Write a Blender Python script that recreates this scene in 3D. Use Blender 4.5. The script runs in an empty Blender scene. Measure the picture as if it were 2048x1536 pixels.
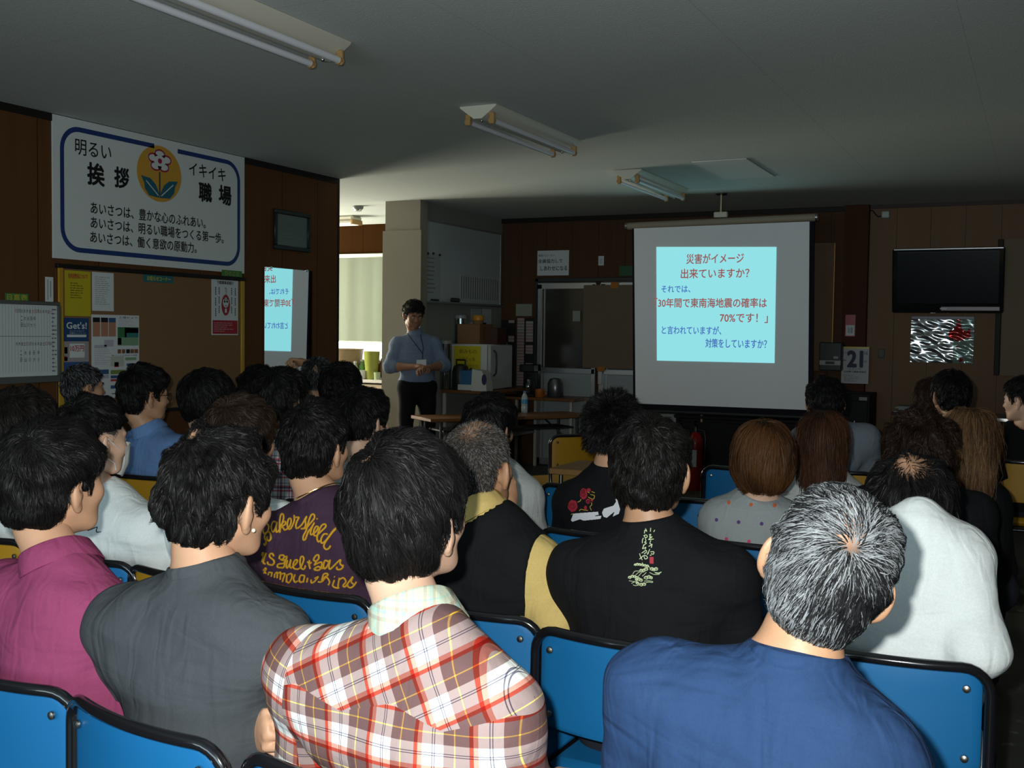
import bpy, math
import numpy as np
from mathutils import Matrix, Vector
from mathutils.bvhtree import BVHTree
rng = np.random.default_rng(7)
SC = bpy.context.scene
COL = SC.collection
A = np.array
# ------------------------------------------------------------------ camera, lights, exposure
F_PX, PITCH, ROLL, YAW, EYE = 2163.0, math.radians(2.739), math.radians(0.774), math.radians(26.05), 1.46
CF = A([-math.sin(YAW)*math.cos(PITCH), math.cos(YAW)*math.cos(PITCH), -math.sin(PITCH)])
_r0 = A([math.cos(YAW), math.sin(YAW), 0.0]); _u0 = np.cross(_r0, CF)
CR = _r0*math.cos(ROLL)+_u0*math.sin(ROLL); CU = -_r0*math.sin(ROLL)+_u0*math.cos(ROLL)
EYEP = A([0.0, 0.0, EYE])
cam = bpy.data.cameras.new('camera'); camo = bpy.data.objects.new('camera', cam); COL.objects.link(camo)
cam.sensor_width = 36.0; cam.lens = 36.0*F_PX/2048; cam.clip_start = .05; cam.clip_end = 200
m = Matrix.Identity(4)
for i in range(3):
    m[i][0] = CR[i]; m[i][1] = CU[i]; m[i][2] = -CF[i]; m[i][3] = EYEP[i]
camo.matrix_world = m
SC.camera = camo
SC.view_settings.view_transform = 'Standard'; SC.view_settings.look = 'None'
SC.view_settings.exposure = 0.0; SC.view_settings.gamma = 1.0; SC.view_settings.use_curve_mapping = False
SC.cycles.max_bounces = 6; SC.cycles.diffuse_bounces = 3; SC.cycles.glossy_bounces = 3; SC.cycles.use_denoising = True

W_ = bpy.data.worlds.new('daylight'); SC.world = W_; W_.use_nodes = True
W_.node_tree.nodes['Background'].inputs[0].default_value = (.80, .90, 1.0, 1); W_.node_tree.nodes['Background'].inputs[1].default_value = 3.0

def lamp(name, kind, loc, power, col=(1, 1, 1), direction=None, **kw):
    l = bpy.data.lights.new(name, kind); l.energy = power; l.color = col
    for k, v in kw.items(): setattr(l, k, v)
    o = bpy.data.objects.new(name, l); COL.objects.link(o); o.location = loc
    if direction is not None: o.rotation_euler = Vector(direction).to_track_quat('-Z', 'Y').to_euler()
    return o
# the compact camera's own flash, beside and above its lens
fl = EYEP - CR*.050 + CU*.045 + CF*.03
lamp('camera_flash', 'SPOT', fl, 250.0, (.97, 1.0, .955), CF, spot_size=math.radians(88), spot_blend=.75, shadow_soft_size=.014)
# daylight: added fill lamps behind the camera and at the kitchen's unseen side
lamp('rear_fill', 'AREA', (-1.2, -2.85, 1.55), 95.0, (.72, .92, 1.0), (0, 1, 0.02), shape='RECTANGLE', size=4.6, size_y=1.2)  # no window known there; added to lift the room's ambient light
lamp('kitchen_side_fill', 'AREA', (-9.55, 9.3, 1.6), 300.0, (1.0, .93, .74), (1, 0, .38), shape='RECTANGLE', size=2.2, size_y=1.3)  # added, tilted up to brighten the kitchen ceiling; side window only assumed
lamp('daylight_at_blind', 'AREA', (-7.45, 11.35, 1.55), 70.0, (.93, 1.0, .95), (0, -1, 0), shape='RECTANGLE', size=1.7, size_y=1.5)

def ray(x, y): return CF + CR*(x-1024)/F_PX - CU*(y-768)/F_PX
def at(x, y, axis, val):
    r = ray(x, y); return EYEP + r*(val-EYEP[axis])/r[axis]
def at_plane(x, y, P, n):
    r = ray(x, y); return EYEP + r*(np.dot(P-EYEP, n)/np.dot(r, n))
# ------------------------------------------------------------------ materials
def sr(r, g, b):
    return tuple(((c/255)/12.92 if c/255 <= .04045 else ((c/255+.055)/1.055)**2.4) for c in (r, g, b))
MATS = {}
class NT:
    def __init__(s, m): s.t = m.node_tree; s.n = s.t.nodes; s.l = s.t.links; s.b = s.n['Principled BSDF']
    def new(s, typ, **kw):
        n = s.n.new(typ)
        for k, v in kw.items():
            if k[0] == 'i' and k[1:].isdigit(): s.put(n.inputs[int(k[1:])], v)
            else: setattr(n, k, v)
        return n
    def put(s, inp, v):
        if hasattr(v, 'is_output'): s.l.new(v, inp)
        elif hasattr(v, 'outputs'): s.l.new(v.outputs[0], inp)
        else: inp.default_value = v
    def math(s, op, a, b=0.0, c=0.0): return s.new('ShaderNodeMath', operation=op, i0=a, i1=b, i2=c).outputs[0]
    def mix(s, fac, a, b, bt='MIX'):
        n = s.new('ShaderNodeMix', data_type='RGBA', blend_type=bt); s.put(n.inputs[0], fac)
        s.put(n.inputs[6], a if hasattr(a, 'is_output') else (*a[:3], 1)); s.put(n.inputs[7], b if hasattr(b, 'is_output') else (*b[:3], 1)); return n.outputs[2]
    def ramp(s, fac, stops, interp='CONSTANT'):
        n = s.new('ShaderNodeValToRGB'); s.put(n.inputs[0], fac); cr = n.color_ramp; cr.interpolation = interp
        while len(cr.elements) < len(stops): cr.elements.new(.5)
        for e, (p, c) in zip(cr.elements, stops): e.position = p; e.color = (*c, 1)
        return n.outputs[0]
    def obj(s): return s.new('ShaderNodeTexCoord').outputs['Object']
    def sep(s, v):
        n = s.new('ShaderNodeSeparateXYZ', i0=v); return n.outputs[0], n.outputs[1], n.outputs[2]
    def noise(s, v, scale, detail=3.0, rough=.6, dist=0.0):
        n = s.new('ShaderNodeTexNoise'); s.put(n.inputs['Vector'], v); n.inputs['Scale'].default_value = scale
        n.inputs['Detail'].default_value = detail; n.inputs['Roughness'].default_value = rough; n.inputs['Distortion'].default_value = dist; return n.outputs[0]
    def scaled(s, v, sc): return s.new('ShaderNodeMapping', i0=v, i3=sc).outputs[0]
    def bump(s, h, strength=.3, dist=.01):
        n = s.new('ShaderNodeBump'); n.inputs['Strength'].default_value = strength; n.inputs['Distance'].default_value = dist
        s.put(n.inputs['Height'], h); s.l.new(n.outputs[0], s.b.inputs['Normal'])
def mat(name, col, rough=.6, spec=.4, metal=0.0, var=.0, vscale=8.0, bump=0.0, bscale=60.0, coat=0.0, emit=None, es=1.0, alpha=None, trans=0.0):
    if name in MATS: return MATS[name]
    m = bpy.data.materials.new(name); m.use_nodes = True; t = NT(m); b = t.b
    b.inputs['Base Color'].default_value = (*col, 1); b.inputs['Roughness'].default_value = rough
    b.inputs['Specular IOR Level'].default_value = spec; b.inputs['Metallic'].default_value = metal; b.inputs['Coat Weight'].default_value = coat
    b.inputs['Transmission Weight'].default_value = trans
    if var:
        f = t.noise(t.obj(), vscale, 4.0)
        c = t.mix(f, tuple(x*(1-var) for x in col), tuple(min(1, x*(1+var)) for x in col)); t.l.new(c, b.inputs['Base Color'])
    if bump: t.bump(t.noise(t.obj(), bscale, 4.0), bump, .01)
    if emit: b.inputs['Emission Color'].default_value = (*emit, 1); b.inputs['Emission Strength'].default_value = es
    if alpha is not None: b.inputs['Alpha'].default_value = alpha
    MATS[name] = m; return m
def cloth(name, col, fold=.35, weave=.15, rough=.85, fn=None, sheen=.0):
    """woven cloth: faint colour mottling, soft stretched folds and a fine weave in the bump"""
    if name in MATS: return MATS[name]
    m = bpy.data.materials.new(name); m.use_nodes = True; t = NT(m); b = t.b
    b.inputs['Roughness'].default_value = rough; b.inputs['Specular IOR Level'].default_value = .15; b.inputs['Sheen Weight'].default_value = sheen
    o = t.obj(); c = t.mix(t.noise(o, 260, 2), tuple(x*.86 for x in col), tuple(min(1, x*1.12) for x in col))
    if fn: c = fn(t, o, c)
    t.l.new(c, b.inputs['Base Color'])
    f1 = t.noise(t.scaled(o, (5, 5, 15)), 1.0, 2.0, .5, 1.2); f2 = t.noise(t.scaled(o, (16, 16, 5)), 1.0, 1.5, .5, 1.5)
    h = t.math('ADD', t.math('MULTIPLY', t.math('ADD', f1, f2), fold), t.math('MULTIPLY', t.noise(o, 420, 2), weave*.12))
    t.bump(h, .55, .03); MATS[name] = m; return m
# ------------------------------------------------------------------ mesh builder
class MB:
    def __init__(s): s.v = []; s.f = []; s.mi = []; s.n = 0
    def add(s, v, f, mi=0):
        v = np.asarray(v, float).reshape(-1, 3); s.v.append(v)
        for q in f: s.f.append(tuple(int(i)+s.n for i in q)); s.mi.append(mi)
        s.n += len(v); return s
    def box(s, c, d, rz=0.0, mi=0, M=None, ch=0.0):
        x, y, z = A(d)/2; 
        if ch:
            ch = min(ch, .45*min(d)); V = []; 
            # chamfered box: 24 verts
            P = []
            for sx in (-1, 1):
                for sy in (-1, 1):
                    for sz in (-1, 1):
                        P += [(sx*x, sy*(y-ch), sz*(z-ch)), (sx*(x-ch), sy*y, sz*(z-ch)), (sx*(x-ch), sy*(y-ch), sz*z)]
            V = A(P); idx = lambda sx, sy, sz, k: ((sx > 0)*4+(sy > 0)*2+(sz > 0))*3+k
            Fc = []
            for sg in (-1, 1):
                Fc += [[idx(sg, -1, -1, 0), idx(sg, 1, -1, 0), idx(sg, 1, 1, 0), idx(sg, -1, 1, 0)][::sg],
                       [idx(-1, sg, -1, 1), idx(-1, sg, 1, 1), idx(1, sg, 1, 1), idx(1, sg, -1, 1)][::sg],
                       [idx(-1, -1, sg, 2), idx(1, -1, sg, 2), idx(1, 1, sg, 2), idx(-1, 1, sg, 2)][::sg]]
            for a in (-1, 1):
                for b2 in (-1, 1):
                    Fc += [[idx(a, b2, -1, 0), idx(a, b2, -1, 1), idx(a, b2, 1, 1), idx(a, b2, 1, 0)][::a*b2],
                           [idx(a, -1, b2, 0), idx(a, 1, b2, 0), idx(a, 1, b2, 2), idx(a, -1, b2, 2)][::a*b2],
                           [idx(-1, a, b2, 1), idx(-1, a, b2, 2), idx(1, a, b2, 2), idx(1, a, b2, 1)][::a*b2]]
                    for c2 in (-1, 1):
                        Fc.append([idx(a, b2, c2, 0), idx(a, b2, c2, 1), idx(a, b2, c2, 2)][::a*b2*c2])
        else:
            V = A([(sx*x, sy*y, sz*z) for sx in (-1, 1) for sy in (-1, 1) for sz in (-1, 1)])
            Fc = [(0, 1, 3, 2), (4, 6, 7, 5), (0, 4, 5, 1), (2, 3, 7, 6), (0, 2, 6, 4), (1, 5, 7, 3)]
        if M is not None: V = V @ np.asarray(M).T
        elif rz: cs, sn = math.cos(rz), math.sin(rz); V = V @ A([[cs, sn, 0], [-sn, cs, 0], [0, 0, 1]])
        return s.add(V+A(c), Fc, mi)
    def tube(s, path, r, n=10, mi=0, closed=False, caps=True):
        P = A(path, float); k = len(P); r = np.broadcast_to(r, (k,))
        if closed: T = np.roll(P, -1, 0)-np.roll(P, 1, 0)
        else: T = np.gradient(P, axis=0)
        T /= np.linalg.norm(T, axis=1)[:, None]+1e-12
        a = A([0, 0, 1.0]) if abs(T[0][2]) < .9 else A([1.0, 0, 0]); N = np.cross(T[0], a); N /= np.linalg.norm(N); V = []
        ang = np.arange(n)*2*math.pi/n
        for i in range(k):
            N = N-T[i]*np.dot(N, T[i]); N /= np.linalg.norm(N); B = np.cross(T[i], N)
            V.append(P[i]+r[i]*(np.cos(ang)[:, None]*N+np.sin(ang)[:, None]*B))
        Fc = []
        for i in range(k if closed else k-1):
            j = (i+1) % k
            for q in range(n): p = (q+1) % n; Fc.append((i*n+q, i*n+p, j*n+p, j*n+q))
        if caps and not closed: Fc += [tuple(range(n))[::-1], tuple((k-1)*n+q for q in range(n))]
        return s.add(np.concatenate(V), Fc, mi)
    def lathe(s, c, prof, n=20, mi=0, M=None):
        """prof: (radius, height) from bottom to top about +Z"""
        ang = np.arange(n)*2*math.pi/n; V = []
        for r, z in prof: V.append(np.stack([r*np.cos(ang), r*np.sin(ang), np.full(n, z)], 1))
        V = np.concatenate(V); k = len(prof); Fc = []
        for i in range(k-1):
            for q in range(n): p = (q+1) % n; Fc.append((i*n+q, i*n+p, (i+1)*n+p, (i+1)*n+q))
        Fc += [tuple(range(n))[::-1], tuple((k-1)*n+q for q in range(n))]
        if M is not None: V = V @ np.asarray(M).T
        return s.add(V+A(c), Fc, mi)
    def ell(s, c, r, n=14, mi=0):
        V = []; Fc = []; k = n//2+1
        for i in range(k):
            th = math.pi*i/(k-1)
            for q in range(n): ph = 2*math.pi*q/n; V.append((r[0]*math.sin(th)*math.cos(ph), r[1]*math.sin(th)*math.sin(ph), -r[2]*math.cos(th)))
        for i in range(k-1):
            for q in range(n): p = (q+1) % n; Fc.append((i*n+q, i*n+p, (i+1)*n+p, (i+1)*n+q))
        return s.add(A(V)+A(c), Fc, mi)
    def sheet(s, pts, thick, nrm, mi=0):
        """a flat polygon (counter-clockwise seen against nrm) with a real thickness behind it"""
        P = A(pts, float); Q = P-A(nrm)*thick; k = len(P)
        return s.add(np.concatenate([P, Q]), [tuple(range(k)), tuple(range(2*k-1, k-1, -1))]+[(i, k+i, k+(i+1) % k, (i+1) % k) for i in range(k)], mi)
    def build(s, name, mats, parent=None, loc=None, smooth=True, bevel=0.0, rot=0.0):
        V = np.concatenate(s.v) if s.v else np.zeros((0, 3))
        me = bpy.data.meshes.new(name); me.from_pydata(V.tolist(), [], s.f)
        mats = mats if isinstance(mats, (list, tuple)) else [mats]
        for q in mats: me.materials.append(q)
        me.polygons.foreach_set('material_index', s.mi)
        if smooth: me.shade_smooth() if hasattr(me, 'shade_smooth') else None
        if smooth: me.set_sharp_from_angle(angle=math.radians(42))
        o = bpy.data.objects.new(name, me); COL.objects.link(o)
        if loc is not None: o.location = loc
        if rot: o.rotation_euler = (0, 0, rot)
        if parent is not None: o.parent = parent
        return o
def fastmesh(name, V, Q, mats, parent=None, smooth=True, mi=None, nper=4):
    me = bpy.data.meshes.new(name); nv, nf = len(V), len(Q)
    me.vertices.add(nv); me.vertices.foreach_set('co', np.ascontiguousarray(V, np.float32).ravel())
    me.loops.add(nf*nper); me.loops.foreach_set('vertex_index', np.ascontiguousarray(Q, np.int32).ravel())
    me.polygons.add(nf); me.polygons.foreach_set('loop_start', np.arange(0, nf*nper, nper, dtype=np.int32))
    me.update(calc_edges=True)
    if smooth: me.polygons.foreach_set('use_smooth', np.ones(nf, bool))
    for q in (mats if isinstance(mats, (list, tuple)) else [mats]): me.materials.append(q)
    if mi is not None: me.polygons.foreach_set('material_index', np.ascontiguousarray(mi, np.int32))
    o = bpy.data.objects.new(name, me); COL.objects.link(o)
    if parent is not None: o.parent = parent
    return o
def tag(o, label=None, cat=None, group=None, kind=None):
    if label: o['label'] = label
    if cat: o['category'] = cat
    if group: o['group'] = group
    if kind: o['kind'] = kind
    return o
def thing(name, label, cat, loc, rot=0.0, group=None):
    o = bpy.data.objects.new(name, None); COL.objects.link(o); o.location = loc; o.rotation_euler = (0, 0, rot); o.empty_display_size = .1
    return tag(o, label, cat, group)
# ------------------------------------------------------------------ lettering
_tc = {}
def text2d(body, bold=0.0, shear=0.0, space=1.0):
    key = (body, bold, shear, space)
    if key not in _tc:
        f = bpy.data.curves.new('lettering', 'FONT'); f.body = body; f.offset = bold; f.shear = shear; f.resolution_u = 3; f.space_character = space
        o = bpy.data.objects.new('lettering', f); COL.objects.link(o)
        me = bpy.data.meshes.new_from_object(o.evaluated_get(bpy.context.evaluated_depsgraph_get()))
        V = A([v.co[:2] for v in me.vertices]).reshape(-1, 2); Fc = [tuple(p.vertices) for p in me.polygons]
        bpy.data.objects.remove(o); bpy.data.curves.remove(f); bpy.data.meshes.remove(me); _tc[key] = (V, Fc)
    return _tc[key]
def fit_text(mb, body, O, ux, uz, box, mi=0, bold=0.0, shear=0.0, off=.002, keep=False, space=1.0):
    if bold:
        b = bold*(box[3]-box[1])
        for k, (i, j) in enumerate(((-1, 0), (1, 0), (0, 1), (0, -1), (.7, .7), (-.7, .7), (.7, -.7), (-.7, -.7))): fit_text(mb, body, O, ux, uz, (box[0]+i*b, box[1]+j*b, box[2]+i*b, box[3]+j*b), mi, 0, shear, off+k*.00004, keep, space)
    """lettering on a plane: O + ux*u + uz*v, filled into box (u0, v0, u1, v1)"""
    V, Fc = text2d(body, 0.0, shear, space)
    if not len(V): return
    lo, hi = V.min(0), V.max(0); n = np.cross(ux, uz); sx = (box[2]-box[0])/(hi[0]-lo[0]); sz = (box[3]-box[1])/(hi[1]-lo[1])
    if keep: sx = sz = min(sx, sz)
    U = (V-lo)*A([sx, sz])+A([box[0], box[1]])
    mb.add(A(O)+U[:, :1]*A(ux)+U[:, 1:]*A(uz)+A(n)*off, Fc, mi)
# ------------------------------------------------------------------ blended-volume bodies
def smin(a, b, k):
    h = np.clip(.5+.5*(b-a)/k, 0, 1); return b*(1-h)+a*h-k*h*(1-h)
class Vol:
    def __init__(s, lo, hi, h):
        s.o = A(lo, float); s.h = h; s.d = np.ceil((A(hi)-s.o)/h).astype(int)+1; s.D = np.full(s.d, 1e3, np.float32)
        s.ax = [s.o[i]+np.arange(s.d[i])*h for i in range(3)]
    def sl(s, lo, hi):
        a = np.clip(np.floor((A(lo)-s.o)/s.h).astype(int), 0, s.d); b = np.clip(np.ceil((A(hi)-s.o)/s.h).astype(int)+1, 0, s.d)
        return tuple(slice(a[i], max(a[i], b[i])) for i in range(3))
    def pts(s, sl):
        return np.stack(np.meshgrid(*[s.ax[i][sl[i]] for i in range(3)], indexing='ij'), -1)
    def prim(s, fn, lo, hi, k, sub=False):
        sl = s.sl(A(lo)-k*1.5-.02, A(hi)+k*1.5+.02)
        if 0 in [q.stop-q.start for q in sl]: return
        d = fn(s.pts(sl)).astype(np.float32)
        s.D[sl] = -smin(-s.D[sl], d, k) if sub else smin(s.D[sl], d, k)
    def ell(s, c, r, k=.02, R=None, sub=False):
        c = A(c, float); r = A(r, float); m = r.max() if R is not None else r
        def fn(P):
            q = P-c
            if R is not None: q = q @ R
            k0 = np.linalg.norm(q/r, axis=-1); k1 = np.linalg.norm(q/(r*r), axis=-1)+1e-9; return k0*(k0-1)/k1
        s.prim(fn, c-m, c+m, k, sub)
    def cone(s, a, b, r1, r2, k=.02, sub=False):
        a = A(a, float); b = A(b, float); ba = b-a; L = max(1e-9, ba@ba); m = max(r1, r2)
        def fn(P):
            q = P-a; t = np.clip((q@ba)/L, 0, 1); return np.linalg.norm(q-t[..., None]*ba, axis=-1)-(r1+(r2-r1)*t)
        s.prim(fn, np.minimum(a, b)-m, np.maximum(a, b)+m, k, sub)
    def mesh(s):
        D = s.D; S = D < 0; n = s.d-1
        C = np.zeros(n, np.int8); g = lambda a, i, j, k: a[i:i+n[0], j:j+n[1], k:k+n[2]]
        cs = [(i, j, k) for i in (0, 1) for j in (0, 1) for k in (0, 1)]
        for c in cs: C += g(S, *c)
        act = np.argwhere((C > 0) & (C < 8))
        if not len(act): return np.zeros((0, 3)), np.zeros((0, 4), int)
        idx = np.full(n, -1, np.int64); idx[tuple(act.T)] = np.arange(len(act))
        acc = np.zeros((len(act), 3)); cnt = np.zeros(len(act))
        for a in cs:
            for x in range(3):
                if a[x]: continue
                b = list(a); b[x] = 1
                va = D[tuple((act+A(a)).T)]; vb = D[tuple((act+A(b)).T)]; cr = (va < 0) != (vb < 0)
                t = np.where(cr, va/(va-vb+1e-12), 0); p = np.tile(A(a, float), (len(act), 1)); p[:, x] += t
                acc[cr] += p[cr]; cnt[cr] += 1
        V = s.o+(act+acc/cnt[:, None])*s.h; Q = []
        for x in range(3):
            y, z = (x+1) % 3, (x+2) % 3
            a = [slice(None)]*3; b = [slice(None)]*3; a[x] = slice(0, -1); b[x] = slice(1, None)
            e = np.argwhere(S[tuple(a)] != S[tuple(b)]); e = e[(e[:, y] > 0) & (e[:, z] > 0) & (e[:, y] < n[y]) & (e[:, z] < n[z])]
            ins = S[tuple(e.T)]
            def ce(dy, dz): q = e.copy(); q[:, y] -= dy; q[:, z] -= dz; return idx[tuple(q.T)]
            q = np.stack([ce(1, 1), ce(0, 1), ce(0, 0), ce(1, 0)], 1); q[~ins] = q[~ins][:, ::-1]; Q.append(q)
        return V, np.concatenate(Q)
    def sample(s, P):
        """trilinear value and gradient"""
        q = np.clip((P-s.o)/s.h, 0, s.d-1.001); i = q.astype(int); f = q-i
        def val(o): return s.D[i[:, 0]+o[0], i[:, 1]+o[1], i[:, 2]+o[2]]
        c = {o: val(o) for o in [(a, b, d) for a in (0, 1) for b in (0, 1) for d in (0, 1)]}
        fx, fy, fz = f.T; lx = lambda b, d: c[(0, b, d)]*(1-fx)+c[(1, b, d)]*fx
        v = (lx(0, 0)*(1-fy)+lx(1, 0)*fy)*(1-fz)+(lx(0, 1)*(1-fy)+lx(1, 1)*fy)*fz
        gx = ((c[(1, 0, 0)]-c[(0, 0, 0)])*(1-fy)+(c[(1, 1, 0)]-c[(0, 1, 0)])*fy)*(1-fz)+((c[(1, 0, 1)]-c[(0, 0, 1)])*(1-fy)+(c[(1, 1, 1)]-c[(0, 1, 1)])*fy)*fz
        gy = (lx(1, 0)-lx(0, 0))*(1-fz)+(lx(1, 1)-lx(0, 1))*fz
        gz = (lx(0, 1)*(1-fy)+lx(1, 1)*fy)-(lx(0, 0)*(1-fy)+lx(1, 0)*fy)
        G = np.stack([gx, gy, gz], 1); G /= np.linalg.norm(G, axis=1)[:, None]+1e-9; return v, G
def polysd(P2, poly):
    """signed distance of (...,2) points to a closed polygon, negative inside"""
    V = A(poly, float); d = np.full(P2.shape[:-1], 1e9); ins = np.zeros(P2.shape[:-1], bool)
    for i in range(len(V)):
        a, b = V[i], V[i-1]; e = b-a; w = P2-a; t = np.clip((w@e)/(e@e), 0, 1); q = w-t[..., None]*e; d = np.minimum(d, (q*q).sum(-1))
        c = (P2[..., 1] >= a[1]) != (P2[..., 1] >= b[1]); xx = a[0]+(P2[..., 1]-a[1])*e[0]/(e[1] if abs(e[1]) > 1e-12 else 1e-12); ins ^= c & (P2[..., 0] < xx)
    return np.where(ins, -1, 1)*np.sqrt(d)
def rotm(yaw=0, pitch=0, roll=0):
    """yaw>0 turns right, pitch>0 looks down, roll>0 tips to the right (degrees); columns are right, forward, up"""
    y, p, r = (math.radians(q) for q in (yaw, pitch, roll))
    Rz = A([[math.cos(y), math.sin(y), 0], [-math.sin(y), math.cos(y), 0], [0, 0, 1]])
    Rx = A([[1, 0, 0], [0, math.cos(p), math.sin(p)], [0, -math.sin(p), math.cos(p)]])
    Ry = A([[math.cos(r), 0, math.sin(r)], [0, 1, 0], [-math.sin(r), 0, math.cos(r)]])
    return Rz @ Ry @ Rx
# ------------------------------------------------------------------ people
def attr_mat(name, rough=.38, spec=.5):
    m = bpy.data.materials.new(name); m.use_nodes = True; t = NT(m)
    n = t.new('ShaderNodeAttribute'); n.attribute_name = 'tint'; t.l.new(n.outputs['Color'], t.b.inputs['Base Color'])
    t.b.inputs['Roughness'].default_value = rough; t.b.inputs['Specular IOR Level'].default_value = spec; return m
HAIR = attr_mat('hair', .46, .13)
SKINS = [mat('skin_warm', (.56, .315, .195), .5, .35, var=.10, vscale=25, bump=.06, bscale=220), mat('skin_tan', (.46, .25, .145), .48, .4, var=.12, vscale=25, bump=.06, bscale=220),
         mat('skin_fair', (.66, .41, .29), .5, .35, var=.08, vscale=25, bump=.05, bscale=220), mat('skin_backlit', (.26, .125, .075), .5, .3, var=.1, vscale=25)]  # last one: darker skin, the presenter's backlit dimness put into the colour
EYEW = mat('eye_white', (.75, .74, .70), .25); DARK = mat('brow_and_iris', (.015, .011, .009), .5); LIP = mat('lips', (.40, .16, .12), .45)
def hand_vol(curl=.5, spread=.09, thumb=.5, res=.004):
    """right hand: wrist at origin, fingers along +Y, palm towards -Z, thumb on -X"""
    v = Vol((-.085, -.045, -.10), (.07, .20, .05), res)
    v.ell((.0, .045, 0), (.040, .056, .0145), .01); v.ell((-.024, .03, -.008), (.020, .034, .016), .012); v.cone((0, -.045, 0), (0, .02, 0), .025, .024, .02)
    for i, (x, L, r) in enumerate([(-.029, .072, .0088), (-.0095, .080, .0092), (.0105, .074, .0088), (.029, .058, .0078)]):
        p = A([x, .090-.008*abs(i-1.2), 0]); a = math.radians(-(i-1.5)*spread*50); ang = 0.0
        for s, (fr, rr) in enumerate([(.45, 1.0), (.30, .92), (.25, .84)]):
            ang += curl*(.75 if s == 0 else 1.05)+(i*.05 if s == 0 else 0); d = A([-math.sin(a)*math.cos(ang), math.cos(a)*math.cos(ang), -math.sin(ang)]); q = p+d*L*fr
            v.cone(p, q, r*rr*(1.06 if s == 0 else 1), r*rr*.95, .0035); p = q
    t0 = A([-.030, .022, -.008]); d1 = A([-.72, .62, -.35+(-.3*thumb)]); d1 /= np.linalg.norm(d1); t1 = t0+d1*.038
    d2 = A([-.35+.5*thumb, .9, -.25-.45*thumb]); d2 /= np.linalg.norm(d2); t2 = t1+d2*.032; d3 = A([-.05+.8*thumb, .9, -.4*thumb-.1]); d3 /= np.linalg.norm(d3); t3 = t2+d3*.024
    v.cone(t0, t1, .0135, .0115, .008); v.cone(t1, t2, .011, .0105, .004); v.cone(t2, t3, .0105, .0085, .004)
    return v.mesh()
HANDS = {'relaxed': hand_vol(.42), 'fist': hand_vol(1.25, .03, 1.0), 'cupped': hand_vol(.8, .05, .7)}
def ear_mesh():
    v = Vol((-.03, -.035, -.045), (.03, .035, .045), .0026)
    v.ell((0, 0, 0), (.009, .0185, .033), .004); v.ell((.0035, -.003, 0.004), (.0085, .019, .0325), .004); v.ell((.011, .001, .004), (.010, .0115, .021), .004, sub=True)
    v.cone((.006, -.006, -.012), (.006, -.009, .014), .0035, .003, .004); v.ell((.004, .008, -.006), (.005, .005, .007), .004); v.ell((.003, .003, -.027), (.0065, .0105, .0105), .006); v.cone((-.012, .006, -.004), (0, 0, 0), .014, .012, .01)
    return v.mesh()
EAR = ear_mesh()
def head_vol(res, f=1.0, look=0):
    v = Vol((-.11, -.125, -.20), (.11, .135, .13), res)
    v.ell((0, -.012, .022), (.0755, .096, .083), .02); v.ell((0, .03, -.035), (.064, .066, .085), .03); v.ell((0, .042, -.082), (.050*f, .050, .040), .025)
    v.ell((0, .078, -.106), (.021*f, .018, .017), .02)
    for s in (-1, 1):
        v.ell((s*.041, .062, -.035), (.024, .026, .024), .02); v.cone((s*.050, .005, -.06), (s*.040, .055, -.098), .018, .016, .02)
        v.ell((s*.031, .094, -.008), (.017, .012, .010), .010, sub=True); v.cone((s*.012, .090, .012), (s*.045, .077, .012), .009, .007, .012); v.ell((s*.031, .079, -.009), (.0135, .0125, .0115), .004)
        v.ell((s*.0105, .098, -.041), (.008, .009, .007), .006)
    v.cone((0, .089, .0), (0, .106, -.034), .007, .0095, .010); v.ell((0, .107, -.037), (.0095, .0095, .0085), .006)
    v.ell((0, .088, -.066), (.021, .010, .006), .006); v.ell((0, .086, -.078), (.018, .010, .0065), .006); v.cone((-.019, .096, -.0725), (.019, .096, -.0725), .0018, .0018, .003, sub=True)
    v.cone((0, -.022, -.05), (0, -.034, -.105), .052, .052, .03)
    return v.mesh()
_hv = {}
def get_head(res):
    k = round(res, 4)
    if k not in _hv: _hv[k] = head_vol(res)
    return _hv[k]
POLY_SHORT = [(-.25, -.088), (-.055, -.088), (-.036, -.066), (-.034, -.012), (-.020, .014), (.010, .014), (.013, -.022), (.028, -.024), (.034, .004), (.058, .034), (.080, .056), (.13, .075), (.13, .25), (-.25, .25)]
POLY_FRINGE = [(-.25, -.100), (-.058, -.100), (-.036, -.066), (-.030, -.014), (-.018, .006), (.010, .006), (.013, -.038), (.032, -.038), (.042, -.004), (.066, .016), (.13, .028), (.13, .25), (-.25, .25)]
POLY_LOW = [(-.25, -.070), (-.058, -.070), (-.040, -.052), (-.034, -.012), (-.020, .014), (.010, .014), (.013, -.022), (.028, -.024), (.034, .004), (.052, .04), (.060, .06), (.13, .085), (.13, .25), (-.25, .25)]
POLY_LONG = [(-.4, -.6), (.012, -.6), (.024, -.05), (.040, .0), (.066, .03), (.13, .045), (.13, .3), (-.4, .3)]
POLY_BOB = [(-.3, -.112), (.020, -.100), (.034, -.03), (.045, .0), (.066, .025), (.13, .035), (.13, .3), (-.3, .3)]
def wob(P, f, seed, amp):
    r = np.random.default_rng(seed); o = 0
    for _ in range(5):
        k = r.normal(size=3); k *= f*r.uniform(.6, 1.5)/np.linalg.norm(k); o = o+np.sin(P@k+r.uniform(0, 6.3))
    return o*amp/2.2
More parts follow.
